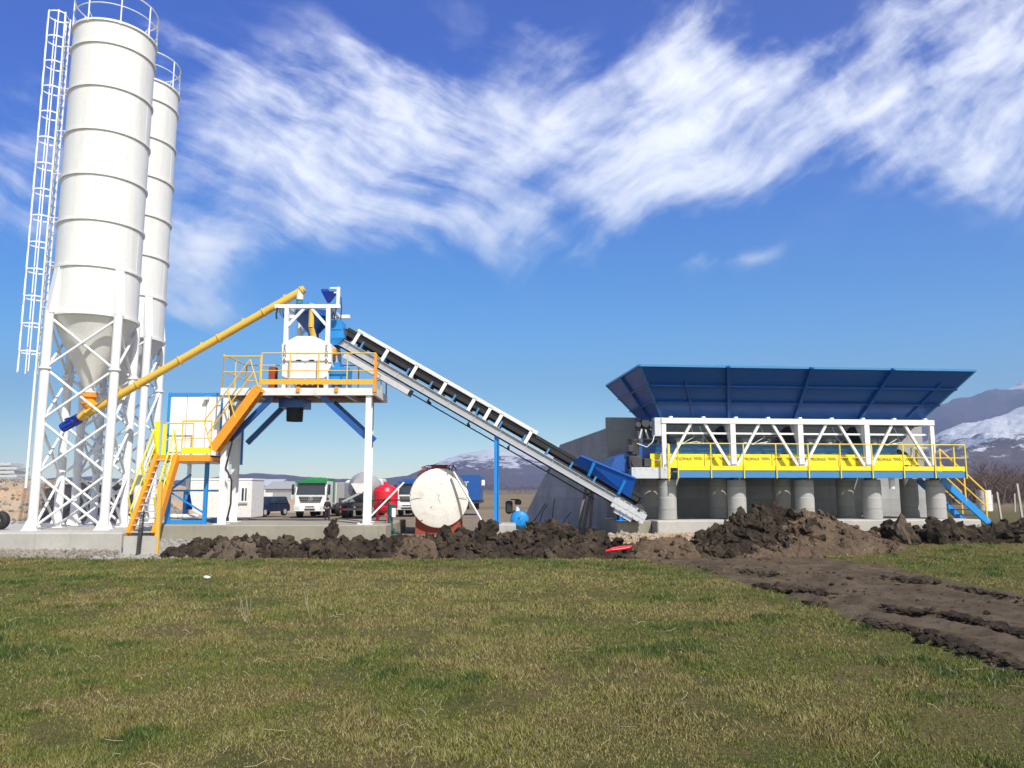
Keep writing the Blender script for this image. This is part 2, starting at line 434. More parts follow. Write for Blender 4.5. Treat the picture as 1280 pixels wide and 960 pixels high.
# outlet sock
p = top-dr*.18
a = MB(); a.cone(p, p-Vector((0,0,.28)), .13,.11,16); a.build('outlet_spout', M['white'], root)
a = MB(); zb = ZV(381, 24.9)
a.lathe([(.11, 0),(.10,-.08),(.115,-.16),(.09,-.24),(.11,-.32),(.1,-.40)], p-Vector((0,0,.26)), 16); a.build('canvas_sleeve', M['tealcloth'], root)

# ================================================================== MIXING TOWER
YF, YB = 24.0, 26.1
zf = ZV(487, YF)            # floor
xl, xr = XU(278,487,YF), XU(469,487,YF)
padz = ZV(656, 23.8)
def railing(a, pts, h=1.05, r=.022, posts=True, mids=(.5,)):
    for i in range(len(pts)-1):
        p = Vector(pts[i]); q = Vector(pts[i+1]); n = max(1, round((q-p).length/1.0))
        a.tube(p+Vector((0,0,h)), q+Vector((0,0,h)), r, 8)
        for m in mids: a.tube(p+Vector((0,0,h*m)), q+Vector((0,0,h*m)), r*.75, 6)
        for k in range(n+1):
            b = p.lerp(q, k/n); a.tube(b, b+Vector((0,0,h)), r, 8)
root = empty('mixing_tower', ((xl+xr)/2, 25.2, padz), 'white legged steel tower platform with yellow railings that carries the mixer', 'platform')
a = MB()
fl0 = zf-.12
a.box(xl-.04, xr+.04, YF-.04, YF+.06, fl0-.06, zf+.05)
a.box(xl-.04, xr+.04, YB-.06, YB+.04, fl0-.06, zf+.05)
a.box(xl-.04, xl+.06, YF+.06, YB-.06, fl0-.06, zf+.05); a.box(xr-.06, xr+.04, YF+.06, YB-.06, fl0-.06, zf+.05)
for k in range(1,5):
    x = xl+(xr-xl)*k/5; a.box(x-.05,x+.05,YF+.06,YB-.06,fl0-.05,zf-.035)
a.build('platform_frame', M['white2'], root)
a = MB(); a.box(xl+.06, xr-.06, YF+.06, YB-.06, zf-.03, zf+.02); a.build('floor', M['rust'], root)
legx = [XU(281,570,24.15), XU(460,570,24.15)]
for x_ in legx:
    for y in (24.15, 25.9):
        x = x_ - (.27 if y > 25 else 0)
        a = MB(); w = .085
        a.box(x-w,x+w,y-.13,y-.115,padz,fl0-.06); a.box(x-w,x+w,y+.115,y+.13,padz,fl0-.06); a.box(x-.012,x+.012,y-.115,y+.115,padz,fl0-.06)
        a.box(x-.2,x+.2,y-.2,y+.2,padz,padz+.025); a.build('leg', M['white'], root)
lx, rx = legx
for y in (24.2, 25.85):
    a = MB(); z1, z0 = fl0-.08, ZV(550, 24.2)
    a.bar((lx+.1,y,z0),(XU(341,492,24.2),y,z1),.12,.16); a.build('knee_brace', M['blue'], root)
    a = MB(); a.bar((rx-.1,y,z0+.1),(XU(403,492,24.2),y,z1),.12,.16); a.build('knee_brace', M['blue'], root)
# rails
a = MB()
xs = XU(326,480,YF)
railing(a, [(xs,YF,zf+.05),(xr,YF,zf+.05)], 1.1); railing(a, [(xl,YF,zf+.05),(xl,YB,zf+.05),(xr,YB,zf+.05),(xr,YF,zf+.05)], 1.05)
railing(a, [(xl,YF,zf+.05),(xs-.03,YF,zf+.05)], 1.0)
a.build('railing', M['railyellow'], root)
a = MB(); a.box(xs, xr, YF-.035, YF-.025, zf+.16, zf+.32); a.build('toe_board', M['toe'], root)
a = MB()
for k in range(4):
    x = xs+(xr-xs)*k/3; a.box(x-.05,x+.05,YF-.09,YF-.04,zf-.08,zf+.08); a.cut()
a.build('post_bracket', M['orange'], root)
a = MB(); a.bar((xr,YF-.02,zf-.15),(xr,YF-.02,zf+1.12),.08,.08,(1,0,0)); a.build('corner_post', M['orange'], root)
# discharge chute under the platform
cx = XU(369,505,25.2)
a = MB(); a.box(cx-.42,cx+.42,24.8,25.6,fl0-.35,fl0-.05); a.build('discharge_hopper', M['blue'], root)
a = MB(); a.lathe([(.27,0),(.26,-.42),(.24,-.42),(.24,0)],(cx,25.2,fl0-.35),20); a.build('rubber_chute', M['black'], root)
# upper frame
ux0, ux1 = XU(358.5,400,24.35), XU(410.5,400,24.35)
zt = ZV(382, 24.35)
def part_frame():
    a = MB(); w=.065
    for x in (ux0,ux1):
        for y in (24.35, 25.85): a.box(x-w,x+w,y-w,y+w,zf+.02,zt-.09)
    for y in (24.35, 25.85):
        a.box(XU(344,382,24.35),XU(425.5,382,24.35),y-.06,y+.06,zt-.09,zt+.03)
        a.bar((ux0+.05,y-.002,zt-.65),(ux0+.55,y-.002,zt-.09),.06,.09); a.bar((ux1-.05,y-.002,zt-.65),(ux1-.55,y-.002,zt-.09),.06,.09)
    for x in (ux0,ux1): a.box(x-.05,x+.05,24.41,25.79,zt-.08,zt+.02)
    return a
part_frame().build('upper_frame', M['white'], root)
# cement weigh hopper in the frame
a = MB(); hx = (ux0+ux1)/2
hz = ZV(398, 25.1)
a.lathe([(.001,zt-.02),(.56,zt-.04),(.62,zt-.08),(.62,hz),(.17,ZV(417,25.1)),(.17,ZV(423,25.1)),(.001,ZV(423,25.1))],(hx,25.15,0),32)
a.build('cement_weigh_hopper', M['blue'], root)
a = MB(); yx = XU(391,400,24.6)
a.path([(yx,24.42,ZV(381,24.5)),(yx,24.42,ZV(410,24.5)),(yx+.06,24.6,ZV(421,24.5))],.09,14); a.build('cement_pipe', M['screwyellow'], root)
a = MB(); a.lathe([(.13,0),(.13,.16),(.08,.24),(.001,.26)],(XU(388,377,25),25,zt+.03),16); a.build('vent_cap', M['skyblue'], root)
# small additive hopper
ax = XU(411,372,25); az = ZV(366,25)
a = MB()
a.add([(ax-.21,24.8,az),(ax+.21,24.8,az),(ax+.21,25.2,az),(ax-.21,25.2,az),(ax-.04,24.96,az-.34),(ax+.04,24.96,az-.34),(ax+.04,25.04,az-.34),(ax-.04,25.04,az-.34)],
      [(0,1,2,3),(4,5,6,7),(0,1,5,4),(1,2,6,5),(2,3,7,6),(3,0,4,7)])
a.box(ax-.21,ax+.0,24.8,25.2,az,az+.08)
a.build('additive_hopper', M['motorblue'], root)
a = MB(); mx = XU(423,370,24.9)
a.box(mx-.05,mx+.05,24.85,24.95,zt+.03,ZV(359,24.9)); a.box(mx-.28,mx-.05,24.86,24.92,ZV(360.5,24.9)-.02,ZV(360.5,24.9)+.03); a.box(mx-.28,mx-.05,24.86,24.92,ZV(366,24.9)-.02,ZV(366,24.9)+.02)
a.build('mast', M['white'], root)
a = MB()
a.path([(mx+.1,24.8,ZV(372,24.9)),(mx+.14,24.8,ZV(385,24.9)),(mx+.12,24.8,ZV(400,24.9)),(mx+.1,24.8,ZV(412,24.9))],.02,6); a.cut()
a.path([(ux0-.3,24.3,zt-.08),(ux0-.33,24.3,zt-.3),(ux0-.31,24.3,zt-.45)],.03,6); a.cut()
for k in range(7):
    a.path([(ux0-.28+.035*k,24.35,zt-.09),(ux0-.24+.03*k,24.33,zt-.22-.05*(k%3)),(ux0-.08,24.35,zt-.42)],.009,5)
a.cut()
for k in range(7):
    a.path([(ux1+.08+.03*k,24.35,zt-.09),(ux1+.1+.02*k,24.33,zt-.25-.05*(k%3)),(ux1+.2,24.35,zt-.48)],.009,5)
a.cut(); a.path([(xl+.25,24.0,fl0-.3),(xl+.4,24.0,fl0-1.4),(xl+.22,24.0,ZV(585,24)),(xl+.42,24.0,ZV(600,24)),(xl+.43,24.0,ZV(630,24)),(xl+.35,24.0,ZV(648,24))],.028,7)
a.build('cable', M['cable'], root)
# aggregate chute (light blue)
a = MB(); c0 = XU(414,410,25.1); c1 = XU(434,410,25.1)
a.add([(c0,24.75,ZV(401,25)),(c1-.15,24.75,ZV(401,25)),(c1-.15,25.6,ZV(401,25)),(c0,25.6,ZV(401,25)),(c0-.1,24.75,ZV(424,25)),(c1,24.75,ZV(424,25)),(c1,25.6,ZV(424,25)),(c0-.1,25.6,ZV(424,25)),
       (c0-.1,24.85,ZV(432,25)),(c1-.25,24.85,ZV(432,25)),(c1-.25,25.5,ZV(432,25)),(c0-.1,25.5,ZV(432,25))],
      [(0,1,2,3),(0,1,5,4),(1,2,6,5),(2,3,7,6),(3,0,4,7),(4,5,9,8),(5,6,10,9),(6,7,11,10),(7,4,8,11),(8,9,10,11)])
a.box(c0-.06,c1-.1,24.73,24.75,ZV(414,25),ZV(412,25))
a.build('aggregate_chute', M['skyblue'], root)
a = MB(); a.tube((xs-.1,24.9,zf+.03),(xs-.1,24.9,zf+.1),.3,16); a.build('hatch', M['screwyellow'], root)
for (u0,u1,v0) in ((337,341,458),(341.5,344,459)):
    pass
a = MB(); x0,x1 = XU(337,466,25),XU(345,466,25); a.box(x0,x1,24.9,25.2,zf+.03,ZV(459,25)); a.box(x0+.02,x0+.06,24.86,24.9,zf+.05,ZV(460,25)); a.build('control_box', M['rust'], root)

# ------------------------------------------------------------------ mixer
xa,xb = XU(352.5,450,24.25), XU(413,450,24.25)
mroot = empty('concrete_mixer', ((xa+xb)/2, 24.9, zf+.02), 'white eight sided concrete mixer housing with two dark door handles on the tower platform', 'mixer')
Y0 = 24.22
P8 = [W(361,478,Y0),W(402.5,478,Y0),W(414,457,Y0),W(414,430,Y0),W(392,420,Y0),W(371,420,Y0),W(352.5,430,Y0),W(352.5,457,Y0)]
P8 = [Vector((p.x, Y0, p.z)) for p in P8]
a = MB(); a.prism(P8, (0,1.5,0)); a.build('housing', M['white'], mroot)
cxm = (XU(382,450,Y0))
a = MB()
pd = [(cxm-.72,ZV(470,Y0)),(cxm-.72,ZV(437,Y0)),(cxm-.30,ZV(426,Y0)),(cxm-.015,ZV(424.5,Y0)),(cxm-.015,ZV(474,Y0)),(cxm-.5,ZV(474,Y0))]
for s in (1,-1):
    b = MB(); b.prism([(cxm+s*(x-cxm),Y0-.03,z) for x,z in pd],(0,.028,0)); dd = b.build('door', M['white'], mroot)
    b = MB(); b.box(cxm+s*.13-.0,cxm+s*.28,Y0-.07,Y0-.03,ZV(451.5,Y0),ZV(450,Y0)) if s>0 else b.box(cxm-.28,cxm-.13,Y0-.07,Y0-.03,ZV(451.5,Y0),ZV(450,Y0)); b.build('handle', M['cable'], dd)
for xx in (cxm-.665, cxm+.655):
    zc = ZV(443.5,Y0)
    text_part('P\nR\nO\nM\nA\nX', .135, face_cam(xx+.0, Y0-.036, zc), M['text'], mroot, vertical=True)
a = MB()
for k in range(8):
    x = cxm-.6+1.2*k/7; a.tube((x,Y0-.06,zf+.17),(x,Y0-.01,zf+.17),.02,8); a.cut()
a.build('bolt', M['galv'], mroot)
a = MB(); bx0,bx1 = XU(414,463,24.9),XU(438,463,24.9)
a.rbox(bx0+.02,bx1,24.5,25.2,zf+.03,ZV(461,24.9),.02); a.box(bx0+.02,bx0+.35,24.55,25.15,ZV(461,24.9),ZV(455,24.9)); a.tube((bx0+.3,24.4,zf+.3),(bx0+.3,24.5,zf+.3),.12,16)
a.build('gearbox', M['skyblue'], mroot)
a = MB(); a.rbox(XU(414.5,440,24.5),XU(420,440,24.5),24.4,24.7,ZV(444,24.5),ZV(436,24.5),.02); a.build('lubrication_unit', M['orange'], mroot)
a = MB(); a.rbox(XU(415,450,24.5),XU(419,450,24.5),24.4,24.6,ZV(452,24.5),ZV(445,24.5),.02); a.build('junction_box', M['darksteel'], mroot)

# ------------------------------------------------------------------ staircase (two flights + landing)
lz = ZV(571, 23.7); lx0, lx1 = XU(192,571,23.7), XU(264,571,23.7)
root = empty('switchback_staircase', (lx0, 23.0, 0), 'yellow and orange steel stairs with a landing going up to the mixer platform', 'stairs')
LY0, LY1 = 23.6, 24.5
a = MB(); a.box(lx0,lx1,LY0+.05,LY1-.05,lz-.0,lz+.04); a.build('landing_floor', M['galv'], root)
a = MB(); a.box(lx0,lx1,LY0,LY0+.05,lz-.14,lz+.05); a.box(lx0,lx1,LY1-.05,LY1,lz-.14,lz+.05); a.box(lx1-.05,lx1,LY0+.05,LY1-.05,lz-.14,lz+.05); a.build('landing_beam', M['orange'], root)
# upper flight : from landing right end to the platform left of the front rail
q0 = Vector((XU(266,566,23.7),23.62,ZV(562,23.62))); q1 = Vector((XU(324,484,23.7),23.62,zf+.02))
for k, y in enumerate((23.62, 24.42 if False else 23.97)):
    a = MB(); a.bar((q0.x,y,q0.z),(q1.x,y,q1.z),.04,.27); a.build('stringer', M['orange'], root)
n = 9
for i in range(n):
    t = (i+.5)/n; x = q0.x+(q1.x-q0.x)*t; z = q0.z+(q1.z-q0.z)*t
    if i % 1 == 0:
        a = MB(); a.box(x-.1,x+.12,23.64,23.95,z-.012,z+.012); a.build('tread', M['galv'], root)
a = MB()
for y in (23.6,):
    o = Vector((0,0,1.0)); A = Vector((q0.x-.35,y,q0.z-.25)); B = Vector((q1.x-.0,y,q1.z)); B2 = B.copy()
    dxy = (q1-q0)
    for k, t in enumerate((0.0,.5,1.0)):
        p = q0+dxy*t; p.y = y; a.tube(p, p+Vector((-.28,0,.86)),.02,8)
    for hh in (.55,1.0):
        off = Vector((-.28,0,.86))*hh; p=q0.copy(); p.y=y; r_=q1.copy(); r_.y=y
        a.tube(p+off, r_+off, .02, 8)
a.build('handrail', M['railyellow'], root)
# landing rails
a = MB()
railing(a, [(XU(226,571,23.6),23.62,lz+.04),(lx1,23.62,lz+.04)], 1.05); a.cut(); railing(a, [(lx0,LY1-.03,lz+.04),(lx1-.9,LY1-.03,lz+.04)], 1.05); 
a.build('landing_railing', M['railyellow'], root)
a = MB(); a.box(XU(226,571,23.6),lx1,23.6,23.61,lz+.1,lz+.28); a.build('toe_board', M['yellow'], root)
a = MB(); px_ = XU(195.5,550,23.62); a.box(px_-.06,px_+.09,23.6,23.66,lz-.1,lz+1.08); px2 = XU(203,550,24.3); a.box(px2-.05,px2+.05,24.4,24.45,lz,lz+1.05); a.build('gate_post', M['yellow'], root)
# lower flight towards the camera
zb = ZV(668, 22.5)
for s, (ub, ut) in enumerate(((161,197),(193,222))):
    b0 = Vector((XU(ub,668,22.5),22.5,zb)); t0 = Vector((XU(ut,571,23.6),23.6,lz+.02))
    a = MB(); a.bar(b0,t0,.11,.26,(0,1,0)); a.build('stringer', M['orange'], root)
    h = MB(); up = Vector((-.02,-.30,.78)) if s==0 else Vector((.0,-.30,.78))
    h.tube(b0+up+Vector((0,.25,.35)), t0+up, .026, 8); h.tube(b0+up*.5+Vector((0,.12,.2)), t0+up*.5, .02, 8)
    for t in (.12,.55,.98):
        p = b0.lerp(t0,t); h.tube(p, p+up, .026, 8)
    h.build('handrail', M['yellow'], root)
    if s==0: L0,L1=b0,t0
    else: R0,R1=b0,t0
n=12
for i in range(n):
    t=(i+.35)/n; p=L0.lerp(L1,t); q=R0.lerp(R1,t)
    a=MB(); a.box(p.x+.02,q.x-.02,p.y-.09,p.y+.11,p.z-.015,p.z+.015); a.build('tread', M['galv'], root)
a = MB()
a.box(XU(197,671,22.5)-.06,XU(197,671,22.5)+.06,22.44,22.52,-.0,zb+1.5); 
a.build('support_post', M['screwyellow'], root)
a=MB(); a.box(L0.x-.1,R0.x+.1,22.42,22.62,-.05,zb-.04); a.build('footing', M['conc'], root)

# cable drag chain under the stairs
root = empty('cable_chain', (XU(176,670,22.35),22.35,.05), 'dark ridged cable chain hanging down below the yellow stair treads', 'cable chain')
a = MB(); x = XU(176,650,22.35)
for k in range(26):
    z = .12+k*.045; a.box(x-.05+.0015*k,x+.05+.0015*k,22.3,22.37,z,z+.03)
a.build('links', M['darksteel'], root)
a = MB(); a.path([(x,22.40,.1),(x+.04,22.40,.7),(x+.05,22.40,1.3)],.02,6); a.build('inner_cable', M['cable'], root)

# ------------------------------------------------------------------ control cabin on legs
cy0, cy1 = 24.75, 26.6
c0, c1 = XU(207.5,540,cy0), XU(280,540,cy0); zc0, zc1 = ZV(578,cy0), ZV(491,cy0)
root = empty('control_cabin', ((c0+c1)/2,25.6,padz), 'raised white panelled cabin with a blue steel edge frame behind the stair landing', 'cabin')
a = MB(); a.box(c0+.05,c1-.05,cy0+.03,cy1-.03,zc0,zc1-.08)
a.build('wall', M['white'], root)
a = MB()
for k in range(1,3):
    x=c0+(c1-c0)*k/3; a.box(x-.008,x+.008,cy0+.02,cy0+.028,zc0+.02,zc1-.1); a.cut()
a.build('panel_joint', M['grey'], root)
a = MB(); w=.09
a.box(c0,c1,cy0,cy0+w,zc1-.1,zc1); a.box(c0,c1,cy1-w,cy1,zc1-.1,zc1); a.box(c0,c0+w,cy0+w,cy1-w,zc1-.1,zc1); a.box(c1-w,c1,cy0+w,cy1-w,zc1-.1,zc1)
for x in (c0,c1-w*1.6):
    for y in (cy0,cy1-w): a.box(x,x+w*(1 if x==c0 else 1.6),y,y+w,zc0-.02,zc1-.1)
a.build('edge_frame', M['skyblue'], root)
for x in (c0+.1,c1-.2):
    a = MB(); a.box(x,x+.1,cy1-.3,cy1-.2,padz,zc0); a.build('leg', M['white'], root)
a = MB(); a.box(c1-.66,c1-.52,cy0-.14,cy0+.02,ZV(500,cy0),ZV(497,cy0)); a.build('lamp', M['white2'], root)
# blue frame beneath
fy = 24.3
fx0,fx1 = XU(206,640,fy), XU(255,640,fy)
root = empty('blue_pump_frame', ((fx0+fx1)/2,fy,padz), 'open light blue steel frame standing under the raised cabin', 'steel frame')
a = MB()
zt0 = ZV(613,fy); ztp = ZV(578,fy)
for y in (fy, fy+1.3):
    a.box(fx0,fx0+.13,y,y+.1,padz,zt0+.02); a.box(fx1-.05,fx1+.06,y,y+.1,padz,ztp)
    a.box(fx0+.13,fx1-.05,y+.02,y+.08,padz+.01,padz+.12); a.box(fx0+.13,fx1-.05,y+.02,y+.07,zt0-.03,zt0+.02)
for x in (fx0+.03,fx1-.02): a.box(x,x+.05,fy+.1,fy+1.3,zt0-.04,zt0+.01)
a.build('frame', M['skyblue'], root)
a = MB(); a.bar((fx0+.1,fy+.05,zt0-.05),(fx1-.05,fy+.05,padz+.35),.04,.05); a.bar((fx0+.12,fy+.04,zt0+.02),(XU(238,596,fy),fy+.04,ZV(593,fy)),.06,.06); a.build('diagonal_brace', M['skyblue'], root)
a = MB(); x = XU(236,630,fy+.6)
a.cone((x,fy+.6,ZV(637,fy+.6)),(x,fy+.6,ZV(618,fy+.6)),.13,.03,4); a.build('dosing_funnel', M['motorblue'], root)
x = XU(228,655,fy+.3)
for k in range(4):
    a = MB(); a.blob((x-.3+.2*k,fy+.35+.05*(k%2),padz+.22),.15,2,.15,(1.15,1,.55),seed=k+60)
    tag(a.build('cement_bag', M['white2']), 'pale sack lying in the bottom of the light blue frame', 'sack', 'sacks in the light blue frame')
# ================================================================== BELT CONVEYOR
CY0, CY1 = 24.9, 25.75
hA = W(420.5,418.5,CY0); hB = W(808,641,CY0)       # top edge of the near channel
D = (hB-hA); Lc = D.length; D.normalize(); N = Vector((-D.z,0,D.x)); N = N if N.z>0 else -N
def cp(s, n, y): return Vector((hA.x,0,hA.z)) + D*s + N*n + Vector((0,y,0))
root = empty('belt_conveyor', (hB.x-.5,25.3,.8), 'long inclined white belt conveyor with a black belt running up to the mixing tower', 'conveyor')
def cbox(a, s0, s1, n0, n1, y0, y1):
    p = [cp(s,n,y) for y in (y0,y1) for (s,n) in ((s0,n0),(s1,n0),(s1,n1),(s0,n1))]
    a.add(p, [(0,1,2,3),(7,6,5,4),(0,4,5,1),(1,5,6,2),(2,6,7,3),(3,7,4,0)])
for y, sg in ((CY0,1),(CY1,-1)):
    a = MB(); cbox(a,0,Lc,-.25,0,y,y+.012); cbox(a,0,Lc,-.018,0,y-.06,y); cbox(a,0,Lc,-.25,-.236,y-.06,y)
    for k in range(12):
        s_ = .5+k*(Lc-1)/11; cbox(a,s_-.015,s_+.015,-.236,-.02,y-.03,y)
    a.build('side_channel', M['galvpale'], root)
sx = lambda u, v: (W(u,v,CY0)-hA).dot(D)
sc0, sc1 = sx(451,411), sx(671,539)
for y in (CY0-.02, CY1+.02):
    a = MB(); cbox(a,sc0-.05,sc1+.05,.45,.53,y-.02,y+.02); a.build('cover_rail', M['white'], root)
posts = [sx(400+x/4.267, 390+yy/4.267) for x,yy in ((200,130),(355,215),(510,300),(665,390),(815,480),(900,530),(960,565),(1118,655))]
for s_ in posts:
    a = MB(); cbox(a,s_-.055,s_+.055,0,.46,CY0-.02,CY0+.02); a.cut(); cbox(a,s_-.07,s_+.07,0,.46,CY1-.02,CY1+.02); a.build('cover_post', M['white'], root)
a = MB()
cbox(a,sc0,sc1,.525,.54,CY0+.1,CY1-.1); a.build('cover_sheet', M['galv'], root)
# belt (troughed)
a = MB()
prof = [(CY0+.04,.34),(CY0+.22,.13),(CY1-.22,.13),(CY1-.04,.34)]
for i in range(3):
    (y0,n0),(y1,n1) = prof[i],prof[i+1]
    p = [cp(s,n,y) for s in (.15,Lc-.35) for (y,n) in ((y0,n0),(y1,n1),(y1,n1-.02),(y0,n0-.02))]
    a.add(p, [(0,1,2,3),(7,6,5,4),(0,4,5,1),(1,5,6,2),(2,6,7,3),(3,7,4,0)])
cbox(a,.15,Lc-.35,-.26,-.245,CY0+.1,CY1-.1)
a.build('belt', M['black'], root)
a = MB(); cbox(a,.2,Lc-.4,.16,.42,CY0+.06,CY0+.075); cbox(a,.2,Lc-.4,.16,.42,CY1-.075,CY1-.06); a.build('belt_skirt', M['black'], root)
for s_,n_,r_ in ((.1,.12,.2),(Lc-.25,-.05,.2)):
    a = MB(); a.tube(cp(s_,n_,CY0+.05),cp(s_,n_,CY1-.05),r_,20); a.tube(cp(s_,n_,CY0-.08),cp(s_,n_,CY1+.08),.05,12); a.build('drum', M['darksteel'], root)
k = 0
s_ = .9
while s_ < Lc-.6:
    a = MB(); cbox(a,s_-.03,s_+.03,0,.24,CY0+.0,CY0+.04); cbox(a,s_-.03,s_+.03,0,.24,CY1-.04,CY1); a.tube(cp(s_,.07,CY0+.2),cp(s_,.07,CY1-.2),.05,10)
    a.build('idler', M['steelblue'], root); s_ += 1.06*.82
a = MB(); cbox(a,.55,sx(515,483),-.52,-.30,CY0+.02,CY0+.035); cbox(a,.55,sx(515,483),-.535,-.52,CY0+.02,CY1-.02); cbox(a,.55,sx(515,483),-.52,-.30,CY1-.035,CY1-.02); a.build('drip_tray', M['galv'], root)
a = MB(); cbox(a,sx(517,484),Lc-1.6,-.44,-.42,CY0+.15,CY1-.15)
s_=sx(540,492)
while s_<Lc-1.5:
    a.tube(cp(s_,-.38,CY0+.05),cp(s_,-.38,CY1-.05),.04,8); cbox(a,s_-.02,s_+.02,-.44,-.3,CY0+.02,CY0+.05); s_+=1.5
a.build('return_belt', M['black'], root)
a = MB(); cbox(a,Lc-1.1,Lc+.05,-.38,-.05,CY0-.06,CY0-.05); cbox(a,Lc-.9,Lc-.3,-.5,-.38,CY0,CY0+.3)
for k in range(5): cbox(a,Lc-1+.22*k,Lc-.96+.22*k,-.34,-.02,CY0-.09,CY0-.06)
a.build('take_up_frame', M['galv'], root)
# loading hopper
h = [W(712,571,CY0),W(726,569.5,CY0-.25),W(795,598,CY0-.25),W(784,616,CY0)]
s0_, s1_ = sx(713,584), sx(785,627)
a = MB()
lo0, lo1 = cp(s0_,.10,CY0-.0), cp(s1_,.10,CY0)
T0, T1 = Vector(h[1]), Vector(h[2])
flare=.25
for (y, f) in ((CY0+.02,-1),(CY1-.02,1)):
    p = [cp(s0_,.22,y),cp(s1_,.16,y),Vector((T1.x,y+f*flare,T1.z)),Vector((T0.x,y+f*flare,T0.z))]
    a.sheet(p,.012)
    a.bar(p[3],p[2],.05,.05)
a.sheet([cp(s1_,.16,CY0+.02),cp(s1_,.16,CY1-.02),Vector((T1.x,CY1-.02+flare,T1.z)),Vector((T1.x,CY0+.02-flare,T1.z))],.012)
a.build('loading_hopper', M['midblue'], root)
for (u0,v0,u1,v1) in ((735.6,595,743,578),(773,617.5,781,601)):
    a = MB(); p=W(u0,v0,CY0-.1); q=W(u1,v1,CY0-.22); a.bar(p,q,.09,.05,(0,1,0)); a.build('hopper_bracket', M['skyblue'], root)
# supports
pz = ZV(655,24.85)
for (u,v0,w_,sc) in ((620.5,540,.15,0),(776,618,.11,1)):
    for y in (CY0+.05,CY1-.05):
        a = MB(); x = XU(u,600,CY0); b = pz if sc==0 else ZV(651,25)
        ztop = (hA + D*((x-hA.x)/D.x)).z-.3
        if sc: ztop -= 0.05; x-=.0
        a.box(x-w_/2,x+w_/2,y-.012,y+.012,b,ztop); a.box(x-w_/2,x-w_/2+.015,y-.07,y-.012,b,ztop); a.box(x+w_/2-.015,x+w_/2,y-.07,y-.012,b,ztop)
        a.box(x-.15,x+.15,y-.15,y+.15,b,b+.02)
        a.build('support_post', M['skyblue'], root)
x = XU(620.5,600,CY0)
a = MB(); a.rbox(x-.14,x+.62,24.55,26.1,-.1,pz,.03); tag(a.build('concrete_footing', M['conc']), 'low pale concrete footing under the tall light blue conveyor post', 'footing')

# ================================================================== AGGREGATE BINS
YAW2 = R(5.5)
AX, AY = XU(829,526,25.3), 25.3
T = Matrix.Translation((AX,AY,0)) @ Matrix.Rotation(YAW2,4,'Z')
Ti = T.inverted()
L = 9.25; ZT = ZV(526,25.3); ZD = ZV(589,24.75); ZD0 = ZV(597,24.75); ZP = ZV(651,24.6)
def A(a,b,z): return T @ Vector((a,b,z))
root = empty('aggregate_bin_unit', tuple(A(L/2,1,ZD0)), 'long blue flared hopper on a white truss with yellow belt covers and railed walkway', 'aggregate bins')
h0, h1 = 4.28, 5.79
to = [(-1,-1),(10.3,-1),(10.3,3.9),(-1,3.9)]; bo = [(0.05,.36),(9.2,.36),(9.2,2.7),(.05,2.7)]
names = ['front_panel','end_panel','rear_panel','end_panel']
for i in range(4):
    j=(i+1)%4
    a = MB(T); p=[(*to[i],h1),(*to[j],h1),(*bo[j],h0),(*bo[i],h0)]
    cen = Vector((4.6,1.5,5)); n=(Vector(p[1])-Vector(p[0])).cross(Vector(p[2])-Vector(p[0])).normalized()
    sgn = 1 if n.dot(Vector(p[0])-cen)>0 else -1
    a.sheet(p, .02*-sgn)
    pl = a.build(names[i], M['blue'], root)
    a = MB(T)
    for t in (.36,.68):       # pressed ribs
        q0=Vector(p[0]).lerp(Vector(p[3]),t); q1=Vector(p[1]).lerp(Vector(p[2]),t); o=n*sgn*.045
        a.bar(q0.lerp(q1,.005)+o,q1.lerp(q0,.005)+o,.05,.07,n); a.cut()
    a.build('rib', M['blue'], pl)
    a = MB(T)
    if i in (0,2):
        for aa,ab in ((2.31,2.31),(4.62,4.62),(6.93,6.93)):
            tt=(aa+.45*(aa-4.62)/2.31+1)/11.3
            q0=Vector(p[0]).lerp(Vector(p[1]),tt); q1=Vector(p[3]).lerp(Vector(p[2]),ab/9.25); o=n*sgn*.07
            a.bar(q0+o+(q0-q1).normalized()*.06,q1+o,.1,.1,n); a.cut()
        for tt in (.12,.93):
            q0=Vector(p[0]).lerp(Vector(p[1]),tt); q1=Vector(p[3]).lerp(Vector(p[2]),tt); o=n*sgn*.05
            a.bar(q0.lerp(q1,.25)+o,q0.lerp(q1,.95)+o,.06,.04,n); a.cut()
    else:
        q0=Vector(p[0]).lerp(Vector(p[1]),.5); q1=Vector(p[3]).lerp(Vector(p[2]),.5); a.bar(q0+n*sgn*.05,q1+n*sgn*.05,.08,.08,n)
    a.build('stiffener', M['blue'], pl)
a = MB(T)
for i in range(4):
    j=(i+1)%4; a.bar((*to[i],h1),(*to[j],h1),.07,.07)
    a.bar((*to[i],h1),(*bo[i],h0),.05,.05)
a.build('rim', M['steelblue'], root)
